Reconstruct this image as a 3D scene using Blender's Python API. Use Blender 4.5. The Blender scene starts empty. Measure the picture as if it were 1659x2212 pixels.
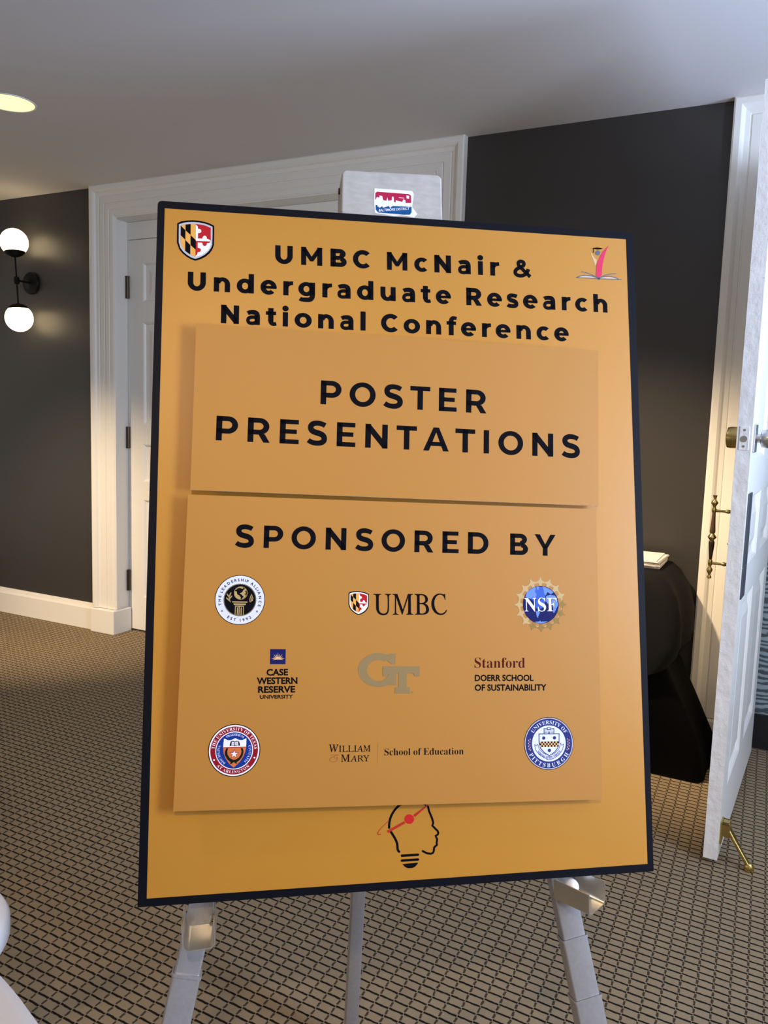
import bpy, bmesh, math, random
from math import sin, cos, pi, radians, atan2, sqrt
from mathutils import Vector, Matrix
from mathutils.geometry import tessellate_polygon

random.seed(4)
scene = bpy.context.scene
COL = scene.collection

# ------------------------------------------------------------------ camera
cam_data = bpy.data.cameras.new('camera')
cam_data.sensor_fit = 'VERTICAL'
cam_data.sensor_height = 36.0
cam_data.lens = 1767.01 / 2212.0 * 36.0
cam_data.clip_start = 0.02
cam = bpy.data.objects.new('camera', cam_data)
COL.objects.link(cam)
PITCH, ROLL, YAW, CAM_H = 0.11532933, 0.03153521, 0.47172314, 1.25
_f0 = Vector((-sin(YAW), cos(YAW), 0)); _r0 = Vector((cos(YAW), sin(YAW), 0)); _z = Vector((0, 0, 1))
_fwd = _f0 * cos(PITCH) - _z * sin(PITCH)
_up = _z * cos(PITCH) + _f0 * sin(PITCH)
_right = _r0 * cos(ROLL) + _up * sin(ROLL)
_upr = _up * cos(ROLL) - _r0 * sin(ROLL)
cam.matrix_world = Matrix((
    (_right.x, _upr.x, -_fwd.x, 0), (_right.y, _upr.y, -_fwd.y, 0), (_right.z, _upr.z, -_fwd.z, CAM_H), (0, 0, 0, 1)))
scene.camera = cam

# ------------------------------------------------------------------ view + world + lights
scene.view_settings.view_transform = 'Standard'
scene.view_settings.look = 'None'
scene.view_settings.exposure = 0.0
scene.view_settings.gamma = 1.0
scene.view_settings.use_curve_mapping = False

world = bpy.data.worlds.new('lobby_ambient')
scene.world = world
world.use_nodes = True
world.node_tree.nodes['Background'].inputs[0].default_value = (1.0, 0.91, 0.80, 1)
world.node_tree.nodes['Background'].inputs[1].default_value = 0.66

def light(name, kind, loc, energy, color, target=None, **kw):
    d = bpy.data.lights.new(name, kind)
    d.energy = energy; d.color = color
    for k, v in kw.items(): setattr(d, k, v)
    o = bpy.data.objects.new(name, d)
    o.location = loc
    if target is not None:
        o.rotation_euler = (Vector(target) - Vector(loc)).to_track_quat('-Z', 'Y').to_euler()
    COL.objects.link(o)
    return o

WARM = (1.0, 0.75, 0.46)
# recessed ceiling cans (sharp cone cut-off, warm); the two nearest the back wall are tilted to wash it
def downlight(name, x, y, energy, aim, half=44, blend=0.28):
    light(name, 'SPOT', (x, y, 2.40), energy, WARM, aim, spot_size=radians(2 * half), spot_blend=blend, shadow_soft_size=0.05)
downlight('downlight_by_double_door', -3.30, 1.25, 450, (-3.55, 3.31, 0.20), 22, 1.0)
downlight('downlight_by_open_door', -1.30, 1.90, 440, (-0.34, 3.31, 0.45), 22, 1.0)
downlight('downlight_near_camera', -1.55, 0.15, 42, (-1.55, 0.15, 0), 60, 0.4)
downlight('downlight_behind_camera', 0.35, -0.75, 96, (-0.48, 0.98, 0.10), 38, 0.8)
# daylight from the window on the right hand side, then an added ceiling fill
light('window_daylight', 'AREA', (1.88, 0.95, 1.55), 86, (0.62, 0.75, 1.0), (-0.5, 0.98, 2.15), shape='RECTANGLE', size=0.6, size_y=1.3)
light('added_ceiling_fill', 'AREA', (1.88, 2.55, 1.35), 34, (0.50, 0.66, 1.0), (0.2, 2.1, 2.42), shape='RECTANGLE', size=0.6, size_y=1.2, spread=radians(105))  # added blue fill aimed up at the ceiling, not a known window

# ------------------------------------------------------------------ helpers
def tag(o, label, cat=None, group=None, kind=None):
    if label: o['label'] = label
    if cat: o['category'] = cat
    if group: o['group'] = group
    if kind: o['kind'] = kind
    return o

def empty(name, loc, mat=None):
    o = bpy.data.objects.new(name, None)
    o.empty_display_size = 0.1
    if mat is not None: o.matrix_world = mat
    else: o.location = loc
    COL.objects.link(o)
    return o

def link_bm(name, bm, mats, parent=None, smooth=False, recalc=True):
    if recalc: bmesh.ops.recalc_face_normals(bm, faces=bm.faces[:])
    me = bpy.data.meshes.new(name)
    bm.to_mesh(me); bm.free()
    if not isinstance(mats, (list, tuple)): mats = [mats]
    for m in mats: me.materials.append(m)
    if smooth:
        for p in me.polygons: p.use_smooth = True
    o = bpy.data.objects.new(name, me)
    COL.objects.link(o)
    if parent is not None: o.parent = parent
    return o

def smooth_by_angle(o, deg=35):
    me = o.data
    for p in me.polygons: p.use_smooth = True
    bm = bmesh.new(); bm.from_mesh(me)
    for e in bm.edges:
        if len(e.link_faces) == 2 and e.calc_face_angle(0) > radians(deg): e.smooth = False
    bm.to_mesh(me); bm.free()
    return o

def bevel(o, w=0.003, seg=2):
    m = o.modifiers.new('bevel', 'BEVEL'); m.width = w; m.segments = seg; m.limit_method = 'ANGLE'; m.angle_limit = radians(40)
    return o

def add_box(bm, x0, x1, y0, y1, z0, z1, M=None):
    vs = [bm.verts.new((x, y, z)) for x in (x0, x1) for y in (y0, y1) for z in (z0, z1)]
    for f in ((0, 1, 3, 2), (4, 6, 7, 5), (0, 4, 5, 1), (2, 3, 7, 6), (0, 2, 6, 4), (1, 5, 7, 3)):
        bm.faces.new([vs[i] for i in f])
    if M is not None: bmesh.ops.transform(bm, matrix=M, verts=vs)
    return vs

def frame_from(a, b, side=Vector((0, 0, 1))):
    a, b = Vector(a), Vector(b)
    z = (b - a).normalized()
    x = side - z * side.dot(z)
    if x.length < 1e-5: x = Vector((1, 0, 0)) - z * z.x
    x.normalize(); y = z.cross(x)
    return Matrix(((x.x, y.x, z.x, a.x), (x.y, y.y, z.y, a.y), (x.z, y.z, z.z, a.z), (0, 0, 0, 1))), (b - a).length

def add_lathe(bm, prof, M=None, n=24, cap=True):
    """prof = [(r, z)...] revolved round local z, then moved by M"""
    rings = []
    for r, z in prof:
        rings.append([bm.verts.new((r * cos(2 * pi * k / n), r * sin(2 * pi * k / n), z)) for k in range(n)])
    for a, b in zip(rings, rings[1:]):
        for k in range(n):
            bm.faces.new((a[k], a[(k + 1) % n], b[(k + 1) % n], b[k]))
    if cap:
        bm.faces.new(rings[0][::-1]); bm.faces.new(rings[-1])
    if M is not None: bmesh.ops.transform(bm, matrix=M, verts=[v for r in rings for v in r])

def add_rod(bm, a, b, r, n=16, r2=None):
    M, L = frame_from(a, b)
    add_lathe(bm, [(r, 0), (r if r2 is None else r2, L)], M, n)

def add_sweep(bm, section, a, b, side, cap=True):
    """extrude a 2D section [(s,t)...] from a to b; s runs along side"""
    M, L = frame_from(a, b, Vector(side))
    r0 = [bm.verts.new(M @ Vector((s, t, 0))) for s, t in section]
    r1 = [bm.verts.new(M @ Vector((s, t, L))) for s, t in section]
    n = len(section)
    for k in range(n): bm.faces.new((r0[k], r0[(k + 1) % n], r1[(k + 1) % n], r1[k]))
    if cap: bm.faces.new(r0[::-1]); bm.faces.new(r1)

def rrect(w, h, r, n=5):
    pts = []
    for cx, cy, a0 in ((w / 2 - r, h / 2 - r, 0), (-w / 2 + r, h / 2 - r, 90), (-w / 2 + r, -h / 2 + r, 180), (w / 2 - r, -h / 2 + r, 270)):
        for k in range(n + 1):
            a = radians(a0 + 90 * k / n); pts.append((cx + r * cos(a), cy + r * sin(a)))
    return pts

# ------------------------------------------------------------------ materials
def srgb(r, g, b):
    f = lambda c: (c / 255 / 12.92) if c / 255 <= 0.04045 else ((c / 255 + 0.055) / 1.055) ** 2.4
    return (f(r), f(g), f(b), 1)

def principled(name, color, rough=0.5, metal=0.0, spec=0.5, **kw):
    m = bpy.data.materials.new(name); m.use_nodes = True
    b = m.node_tree.nodes['Principled BSDF']
    b.inputs['Base Color'].default_value = color
    b.inputs['Roughness'].default_value = rough
    b.inputs['Metallic'].default_value = metal
    b.inputs['Specular IOR Level'].default_value = spec
    for k, v in kw.items(): b.inputs[k].default_value = v
    return m

def with_bump(m, scale, strength, dist=0.002, detail=4, stretch=None, colvar=0.0):
    nt = m.node_tree; N = nt.nodes; L = nt.links
    b = N['Principled BSDF']
    tc = N.new('ShaderNodeTexCoord'); no = N.new('ShaderNodeTexNoise')
    no.inputs['Scale'].default_value = scale; no.inputs['Detail'].default_value = detail
    src = tc.outputs['Object']
    if stretch:
        mp = N.new('ShaderNodeMapping'); mp.inputs['Scale'].default_value = stretch
        L.new(src, mp.inputs['Vector']); src = mp.outputs['Vector']
    L.new(src, no.inputs['Vector'])
    bp = N.new('ShaderNodeBump'); bp.inputs['Strength'].default_value = strength; bp.inputs['Distance'].default_value = dist
    L.new(no.outputs['Fac'], bp.inputs['Height']); L.new(bp.outputs['Normal'], b.inputs['Normal'])
    if colvar:
        c = tuple(b.inputs['Base Color'].default_value)
        mx = N.new('ShaderNodeMix'); mx.data_type = 'RGBA'
        mx.inputs['A'].default_value = tuple(x * (1 - colvar) for x in c[:3]) + (1,)
        mx.inputs['B'].default_value = tuple(min(1, x * (1 + colvar)) for x in c[:3]) + (1,)
        L.new(no.outputs['Fac'], mx.inputs['Factor']); L.new(mx.outputs['Result'], b.inputs['Base Color'])
    return m

def emitter(name, color, strength, base=(0.9, 0.9, 0.85, 1)):
    m = principled(name, base, 0.3)
    b = m.node_tree.nodes['Principled BSDF']
    b.inputs['Emission Color'].default_value = color
    b.inputs['Emission Strength'].default_value = strength
    return m

def carpet_material():
    m = principled('patterned_carpet', (0.2, 0.16, 0.12, 1), 0.95, 0, 0.15)
    nt = m.node_tree; N = nt.nodes; L = nt.links; b = N['Principled BSDF']
    def math_(op, a, c=None, clamp=False):
        n = N.new('ShaderNodeMath'); n.operation = op; n.use_clamp = clamp
        for i, v in enumerate((a, c)):
            if v is None: continue
            if isinstance(v, (int, float)): n.inputs[i].default_value = v
            else: L.new(v, n.inputs[i])
        return n.outputs[0]
    tc = N.new('ShaderNodeTexCoord')
    wob = N.new('ShaderNodeTexNoise'); wob.inputs['Scale'].default_value = 90; wob.inputs['Detail'].default_value = 2
    L.new(tc.outputs['Object'], wob.inputs['Vector'])
    sep = N.new('ShaderNodeSeparateXYZ'); L.new(tc.outputs['Object'], sep.inputs[0])
    wsep = N.new('ShaderNodeSeparateColor'); L.new(wob.outputs['Color'], wsep.inputs[0])
    wx = math_('MULTIPLY', math_('SUBTRACT', wsep.outputs[0], 0.5), 0.16)
    wy = math_('MULTIPLY', math_('SUBTRACT', wsep.outputs[1], 0.5), 0.16)
    cx = math_('ADD', math_('DIVIDE', math_('ADD', sep.outputs[0], 20.0 * 0.0345 * 10 + 0.6239), 0.0345), wx)
    cy = math_('ADD', math_('DIVIDE', math_('ADD', sep.outputs[1], 20.0 * 0.0254 * 10 - 1.6568), 0.0254), wy)
    cx = math_('ADD', cx, math_('MULTIPLY', cy, 0.026))
    fx = math_('FRACT', cx); fy = math_('FRACT', cy)
    dx = math_('ABSOLUTE', math_('SUBTRACT', fx, 0.5))          # 0.5 at a y-running line
    # the long threads lean a little inside every cell
    tilt = math_('MULTIPLY', math_('SUBTRACT', fx, 0.5), 0.08)
    dy = math_('ABSOLUTE', math_('SUBTRACT', math_('FRACT', math_('ADD', cy, tilt)), 0.5))
    def ramp(v, lo, hi):
        n = N.new('ShaderNodeMapRange'); n.inputs['From Min'].default_value = lo; n.inputs['From Max'].default_value = hi
        L.new(v, n.inputs['Value']); return n.outputs[0]
    long_ = ramp(dy, 0.37, 0.425)
    gap = ramp(dx, 0.487, 0.47)                                   # the light knot where threads cross
    long_ = math_('MULTIPLY', long_, gap)
    short_ = math_('MULTIPLY', ramp(dx, 0.41, 0.452), ramp(math_('ABSOLUTE', math_('SUBTRACT', fy, 0.52)), 0.33, 0.25))
    line = math_('MAXIMUM', long_, math_('MULTIPLY', short_, 0.85))
    fib = N.new('ShaderNodeTexNoise'); fib.inputs['Scale'].default_value = 700; fib.inputs['Detail'].default_value = 3
    L.new(tc.outputs['Object'], fib.inputs['Vector'])
    big = N.new('ShaderNodeTexNoise'); big.inputs['Scale'].default_value = 14; big.inputs['Detail'].default_value = 4
    L.new(tc.outputs['Object'], big.inputs['Vector'])
    tan = N.new('ShaderNodeMix'); tan.data_type = 'RGBA'
    tan.inputs['A'].default_value = CARPET_A; tan.inputs['B'].default_value = CARPET_B
    L.new(math_('ADD', math_('MULTIPLY', fib.outputs['Fac'], 0.6), math_('MULTIPLY', big.outputs['Fac'], 0.4)), tan.inputs['Factor'])
    mix = N.new('ShaderNodeMix'); mix.data_type = 'RGBA'
    L.new(line, mix.inputs['Factor']); L.new(tan.outputs['Result'], mix.inputs['A'])
    mix.inputs['B'].default_value = (0.009, 0.0075, 0.006, 1)
    L.new(mix.outputs['Result'], b.inputs['Base Color'])
    bp = N.new('ShaderNodeBump'); bp.inputs['Strength'].default_value = 0.5; bp.inputs['Distance'].default_value = 0.003
    hh = math_('SUBTRACT', math_('MULTIPLY', fib.outputs['Fac'], 0.5), line)
    L.new(hh, bp.inputs['Height']); L.new(bp.outputs['Normal'], b.inputs['Normal'])
    return m

CARPET_A = (0.205, 0.153, 0.094, 1); CARPET_B = (0.37, 0.282, 0.178, 1)
M_carpet = carpet_material()
M_ceil = with_bump(principled('ceiling_paint', (0.66, 0.635, 0.62, 1), 0.8, 0, 0.2), 60, 0.05)
M_dark = with_bump(principled('charcoal_wall_paint', (0.036, 0.0325, 0.031, 1), 0.42, 0, 0.5), 220, 0.05, 0.0006)
M_white = with_bump(principled('white_gloss_paint', (0.80, 0.775, 0.72, 1), 0.38, 0, 0.45), 45, 0.06, 0.001)
M_chip = with_bump(principled('chipped_white_paint', (0.80, 0.78, 0.76, 1), 0.4, 0, 0.5), 30, 1.0, 0.006, 7, (1.6, 1.0, 0.8), 0.06)
M_black = principled('black_metal', (0.005, 0.005, 0.005, 1), 0.5, 0, 0.15)
M_globe = emitter('opal_glass_lit', (1.0, 0.77, 0.44, 1), 5.5)
M_lamp = emitter('lit_lamp_lens', (1.0, 0.84, 0.38, 1), 1.05)
M_brass = with_bump(principled('aged_brass', (0.62, 0.46, 0.16, 1), 0.26, 1.0), 60, 0.1, 0.001, 4, None, 0.3)
M_darkbrass = principled('dark_oiled_brass', (0.10, 0.07, 0.045, 1), 0.4, 0.9)
M_wood = with_bump(principled('turned_walnut', (0.20, 0.105, 0.045, 1), 0.4), 40, 0.2, 0.001, 4, (1, 1, 0.1), 0.4)
M_chrome = with_bump(principled('brushed_nickel', (0.62, 0.61, 0.60, 1), 0.25, 1.0), 90, 0.05, 0.0005)
M_alu = with_bump(principled('grey_painted_aluminium', (0.42, 0.41, 0.425, 1), 0.34, 0.5), 160, 0.12, 0.0006, 3, None, 0.12)
M_nickel = with_bump(principled('bent_steel_plate', (0.66, 0.62, 0.54, 1), 0.28, 0.9), 60, 0.08, 0.001)
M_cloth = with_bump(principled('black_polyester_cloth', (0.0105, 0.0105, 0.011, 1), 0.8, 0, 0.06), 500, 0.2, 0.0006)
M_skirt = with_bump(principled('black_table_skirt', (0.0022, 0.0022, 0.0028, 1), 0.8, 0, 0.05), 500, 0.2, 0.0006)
M_paper = principled('white_paper', (0.82, 0.78, 0.76, 1), 0.7)
M_cream = principled('cream_paper', (0.85, 0.78, 0.62, 1), 0.7)
M_linen = with_bump(principled('shade_toned_linen', (0.43, 0.41, 0.41, 1), 0.85, 0, 0.2), 600, 0.25, 0.0008)  # white cloth darkened to grey, shade put into the base colour
M_vinyl = principled('white_seat_vinyl', (0.82, 0.84, 0.90, 1), 0.35)
M_foam = principled('white_foam_core', (0.85, 0.84, 0.80, 1), 0.6)
M_baseblack = principled('black_rubber_base', (0.006, 0.006, 0.008, 1), 0.5)

def wood_panel_material():
    m = principled('grey_woodgrain_panel', (0.2, 0.22, 0.24, 1), 0.5)
    nt = m.node_tree; N = nt.nodes; L = nt.links; b = N['Principled BSDF']
    tc = N.new('ShaderNodeTexCoord'); mp = N.new('ShaderNodeMapping'); mp.inputs['Scale'].default_value = (4.0, 1, 9.0)
    mp.inputs['Rotation'].default_value = (0, radians(8), 0)
    L.new(tc.outputs['Object'], mp.inputs['Vector'])
    w = N.new('ShaderNodeTexWave'); w.wave_type = 'BANDS'; w.bands_direction = 'Z'
    w.inputs['Scale'].default_value = 1.6; w.inputs['Distortion'].default_value = 9; w.inputs['Detail'].default_value = 4; w.inputs['Detail Scale'].default_value = 1.4
    L.new(mp.outputs['Vector'], w.inputs['Vector'])
    r = N.new('ShaderNodeValToRGB')
    r.color_ramp.elements[0].position = 0.25; r.color_ramp.elements[0].color = srgb(70, 82, 88)
    r.color_ramp.elements[1].position = 0.8; r.color_ramp.elements[1].color = srgb(150, 165, 172)
    L.new(w.outputs['Color'], r.inputs['Fac']); L.new(r.outputs['Color'], b.inputs['Base Color'])
    return m
M_woodwall = wood_panel_material()

# ------------------------------------------------------------------ the room
D = 3.312          # wall plane
CEIL = 2.4195
def struct(o, label, cat): return tag(o, label, cat, None, 'structure')

bm = bmesh.new()
bm.faces.new([bm.verts.new(c) for c in ((-6.5, -4.5, 0), (2.4, -4.5, 0), (2.4, 3.6, 0), (-6.5, 3.6, 0))])
struct(link_bm('floor', bm, M_carpet, recalc=False), 'tan carpet with a dark woven grid covering the whole floor', 'floor')

bm = bmesh.new()
add_box(bm, -6.5, 2.4, -4.5, 3.6, CEIL, CEIL + 0.1)
struct(link_bm('ceiling', bm, M_ceil), 'plain white painted ceiling above the poster', 'ceiling')

# opening limits of the two doorways in the back wall
LX0, LX1, RX0, RX1, OPEN_Z = -3.35, -1.515, -0.158, 0.86, 2.252
bm = bmesh.new()
T = 0.14
add_box(bm, -6.5, LX0, D, D + T, 0, CEIL)
add_box(bm, LX1, RX0, D, D + T, 0, CEIL)
add_box(bm, RX1, 2.4, D, D + T, 0, CEIL)
add_box(bm, LX0, LX1, D, D + T, OPEN_Z, CEIL)
add_box(bm, RX0, RX1, D, D + T, OPEN_Z, CEIL)
struct(link_bm('wall_back', bm, M_dark), 'charcoal painted wall behind the poster with two white doorways', 'wall')

# right-hand wall with the unseen window, plus an opening added for the ceiling fill
bm = bmesh.new()
WZ0, WZ1 = 0.85, 2.25
for y0, y1 in ((-4.5, 0.55), (1.35, 2.15), (2.95, D)): add_box(bm, 1.9, 2.0, y0, y1, 0, CEIL)
for y0, y1 in ((0.55, 1.35), (2.15, 2.95)):
    add_box(bm, 1.9, 2.0, y0, y1, 0, WZ0); add_box(bm, 1.9, 2.0, y0, y1, WZ1, CEIL)
struct(link_bm('wall_right', bm, M_white), 'white side wall with a window opening and an opening added for fill light, outside the picture on the right', 'wall')

# door casings: one moulded section mitred round each opening
CASING = [(0.0, 0.0), (0.0, 0.036), (0.006, 0.040), (0.026, 0.040), (0.034, 0.034), (0.040, 0.026), (0.056, 0.023), (0.058, 0.020), (0.062, 0.020), (0.064, 0.023),
          (0.094, 0.023), (0.096, 0.019), (0.101, 0.019), (0.103, 0.023), (0.128, 0.023), (0.130, 0.020), (0.134, 0.020), (0.136, 0.023), (0.156, 0.022), (0.165, 0.016), (0.165, 0.0)]
def casing(name, x0, x1, ztop, z0=0.0):
    bm = bmesh.new(); rows = []
    for w, d in CASING:
        y = D - d
        rows.append([bm.verts.new(c) for c in ((x0 + w, y, z0), (x0 + w, y, ztop - w), (x1 - w, y, ztop - w), (x1 - w, y, z0))])
    for a, b in zip(rows, rows[1:]):
        for k in range(3): bm.faces.new((a[k], a[k + 1], b[k + 1], b[k]))
    return link_bm(name, bm, M_white)
struct(casing('trim_1', -3.492, -1.352, CEIL, 0.14), 'white moulded casing round the closed double door', 'door casing')
struct(casing('trim_2', -0.323, 1.025, CEIL, 0.14), 'white fluted casing left of the open door', 'door casing')

# plinth blocks under the casings
bm = bmesh.new()
for x in (-3.500, -1.519): add_box(bm, x, x + 0.176, D - 0.047, D + 0.092, 0, 0.138)
struct(bevel(link_bm('trim_3', bm, M_white), 0.006, 2), 'white plinth blocks at the foot of the double door casing', 'plinth block')
bm = bmesh.new()
add_box(bm, -0.331, -0.155, D - 0.047, D, 0, 0.138)
struct(bevel(link_bm('trim_4', bm, M_white), 0.006, 2), 'white plinth block under the fluted casing by the open door', 'plinth block')

# jamb linings and the fixed board over the double door
def jambs(name, x0, x1, ztop, y0, y1):
    bm = bmesh.new(); t = 0.012
    add_box(bm, x0 - t, x0 + 0.001, y0, y1, 0, ztop); add_box(bm, x1 - 0.001, x1 + t, y0, y1, 0, ztop)
    add_box(bm, x0 - t, x1 + t, y0, y1, ztop - 0.001, ztop + t)
    return link_bm(name, bm, M_white)
struct(jambs('trim_5', LX0, LX1, OPEN_Z - 0.002, D - 0.012, D + 0.13), 'white jamb lining inside the double doorway', 'door jamb')
struct(jambs('trim_6', RX0 + 0.006, RX1 - 0.006, OPEN_Z - 0.002, D - 0.012, D + 0.1), 'white jamb lining behind the open door', 'door jamb')
bm = bmesh.new()
add_box(bm, LX0 + 0.002, LX1 - 0.002, D + 0.096, D + 0.13, 2.158, OPEN_Z - 0.004)
struct(link_bm('trim_7', bm, M_white), 'white head board above the closed double door', 'head board')

# baseboards
def baseboard(name, x0, x1, label):
    bm = bmesh.new()
    add_sweep(bm, [(0, 0), (0.0, 0.016), (0.118, 0.016), (0.130, 0.011), (0.148, 0.007), (0.150, 0)], (x0, D, 0), (x1, D, 0), (0, 0, 1))
    o = link_bm(name, bm, M_white)
    return struct(o, label, 'baseboard')
baseboard('baseboard_left', -6.5, -3.498, 'white baseboard along the charcoal wall under the sconce')
baseboard('baseboard_back', -1.344, -0.33, 'white baseboard behind the black draped table')

# shallow alcove seen past the open door
bm = bmesh.new(); add_box(bm, RX0 - 0.1, RX1 + 0.1, 3.455, 3.52, 0, CEIL)
struct(link_bm('wall_alcove', bm, M_woodwall), 'grey woodgrain wall panel seen past the open door', 'wall')
bm = bmesh.new(); add_box(bm, RX0 - 0.09, RX1 + 0.09, 3.441, 3.456, 0, 0.137)
struct(link_bm('baseboard_alcove', bm, M_baseblack), 'black rubber base under the grey woodgrain panel', 'baseboard')

# ------------------------------------------------------------------ panelled door leaves
ROWS = [(0.203, 0.753), (0.856, 1.060), (1.169, 1.719), (1.827, 2.031)]
def door_leaf(name, W, th, z0, z1, mats, rows=ROWS, both=False, stile=0.108):
    """local: x 0..W, front face at y=0 looking to -y, back at y=th"""
    bm = bmesh.new()
    pw = (W - 2 * stile - 0.11) / 2
    cols = [(stile, stile + pw), (W - stile - pw, W - stile)]
    xs = sorted({0, W} | {v for c in cols for v in c}); zs = sorted({z0, z1} | {v for r in rows for v in r})
    def face(side):
        y = 0.0 if side < 0 else th; s = -1 if side < 0 else 1
        def quad(a, b): bm.faces.new([bm.verts.new(c) for c in ((a[0], y - s * a[4], a[2]), (a[1], y - s * a[4], a[2]), (b[1], y - s * b[4], b[2]), (b[0], y - s * b[4], b[2]))])
        for i in range(len(xs) - 1):
            for j in range(len(zs) - 1):
                r = (xs[i], xs[i + 1], zs[j], zs[j + 1])
                if (xs[i], xs[i + 1]) in cols and (zs[j], zs[j + 1]) in rows:
                    loops = []
                    for ins, dep in ((0, 0), (0.006, 0.004), (0.012, 0.013), (0.034, 0.013), (0.062, 0.004)):
                        loops.append([bm.verts.new(c) for c in ((r[0] + ins, y - s * dep, r[2] + ins), (r[1] - ins, y - s * dep, r[2] + ins), (r[1] - ins, y - s * dep, r[3] - ins), (r[0] + ins, y - s * dep, r[3] - ins))])
                    for a, b in zip(loops, loops[1:]):
                        for k in range(4): bm.faces.new((a[k], a[(k + 1) % 4], b[(k + 1) % 4], b[k]))
                    bm.faces.new(loops[-1])
                else:
                    bm.faces.new([bm.verts.new(c) for c in ((r[0], y, r[2]), (r[1], y, r[2]), (r[1], y, r[3]), (r[0], y, r[3]))])
    face(-1)
    if both: face(1)
    else: bm.faces.new([bm.verts.new(c) for c in ((0, th, z0), (0, th, z1), (W, th, z1), (W, th, z0))])
    def side(cs, mi):
        f = bm.faces.new([bm.verts.new(c) for c in cs]); f.material_index = mi
    side(((0, 0, z0), (0, th, z0), (0, th, z1), (0, 0, z1)), 0)
    side(((W, 0, z0), (W, th, z0), (W, th, z1), (W, 0, z1)), len(mats) - 1)
    side(((0, 0, z0), (W, 0, z0), (W, th, z0), (0, th, z0)), 0)
    side(((0, 0, z1), (W, 0, z1), (W, th, z1), (0, th, z1)), 0)
    bmesh.ops.remove_doubles(bm, verts=bm.verts[:], dist=0.0002)
    return link_bm(name, bm, mats)

lw = (LX1 - LX0) / 2 - 0.004
d1 = door_leaf('door_1', lw, 0.04, 0.012, 2.154, [M_white]); d1.location = (LX0 + 0.003, D + 0.098, 0)
struct(d1, 'closed white panelled door leaf hinged at the left of the poster', 'door')
d2 = door_leaf('door_2', lw, 0.04, 0.012, 2.154, [M_white]); d2.location = (LX0 + 0.005 + lw, D + 0.098, 0)
struct(d2, 'closed white panelled door leaf hidden behind the poster', 'door')
for z in (1.907, 1.094, 0.290):
    bm = bmesh.new()
    add_rod(bm, (0.004, -0.008, z - 0.056), (0.004, -0.008, z + 0.056), 0.0115, 14)
    for zz in (z - 0.056, z + 0.056): add_lathe(bm, [(0.007, -0.004), (0.0125, -0.002), (0.0125, 0.002), (0.007, 0.004)], Matrix.Translation((0.004, -0.008, zz)), 14)
    h = link_bm('hinge', bm, M_darkbrass, d1, True); smooth_by_angle(h)

# ------------------------------------------------------------------ the open door on the right
HX, HY = Vector((-0.0417, -0.9991, 0)), Vector((0.9991, -0.0417, 0))
DM = Matrix(((HX.x, HY.x, 0, -0.0915), (HX.y, HY.y, 0, 3.352), (0, 0, 1, 0), (0, 0, 0, 1)))
DW, DT = 0.930, 0.038
d3 = empty('door_3', None, DM)
struct(d3, 'white panelled door standing open at the right edge, chipped along its edge', 'door')
leaf = door_leaf('door_leaf', DW, DT, 0.018, 2.15, [M_white, M_chip], both=True)
leaf.location = (0, -DT, 0); leaf.parent = d3
XE = DW
# chips of paint along the leading edge
bm = bmesh.new()
rnd = random.Random(7)
for k in range(26):
    z = rnd.uniform(0.05, 2.1); yy = -DT * rnd.choice((rnd.uniform(0.0, 0.12), rnd.uniform(0.85, 1.0), rnd.uniform(0, 1)))
    s = rnd.uniform(0.002, 0.0045)
    bmesh.ops.create_icosphere(bm, subdivisions=1, radius=1, matrix=Matrix.Translation((XE - 0.0005, yy, z)) @ Matrix.Diagonal((0.0010, s, s * rnd.uniform(0.3, 0.9), 1)))
tag(link_bm('paint_drips', bm, M_chip, d3, True), 'lumpy drips of old white paint', None, None, 'stuff')
# latch plate with bolt and screws
bm = bmesh.new()
add_box(bm, XE - 0.002, XE + 0.0022, -0.0315, -0.0065, 1.192, 1.256)
lp = bevel(link_bm('latch_plate', bm, M_chip, d3), 0.001, 2)
bm = bmesh.new(); add_rod(bm, (XE, -0.019, 1.222), (XE + 0.0042, -0.019, 1.222), 0.0085, 20)
link_bm('bolt', bm, M_chrome, lp, False)
for z in (1.202, 1.246):
    bm = bmesh.new(); add_rod(bm, (XE, -0.019, z), (XE + 0.0032, -0.019, z), 0.0035, 12)
    link_bm('screw', bm, M_chrome, lp, False)
# deadbolt cylinder on the left face, thumb-turn plate on the right face
XB = DW - 0.062
bm = bmesh.new()
Mx = Matrix.Translation((XB, -DT, 1.224)) @ Matrix.Rotation(radians(90), 4, 'X')
add_lathe(bm, [(0.030, 0.0), (0.030, 0.022), (0.028, 0.030), (0.022, 0.032), (0.006, 0.0325)], Mx, 32)
smooth_by_angle(link_bm('deadbolt', bm, M_brass, d3))
bm = bmesh.new(); add_box(bm, XB - 0.03, XB + 0.03, -0.001, 0.006, 1.185, 1.262)
tt = bevel(link_bm('thumb_turn', bm, M_chrome, d3), 0.002)
bm = bmesh.new()
Mx = Matrix.Translation((XB, 0.004, 1.224)) @ Matrix.Rotation(radians(-90), 4, 'X')
add_lathe(bm, [(0.012, 0.0), (0.012, 0.012), (0.024, 0.016), (0.026, 0.034), (0.022, 0.042), (0.008, 0.044)], Mx, 28)
smooth_by_angle(link_bm('knob', bm, M_chrome, tt))
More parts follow.
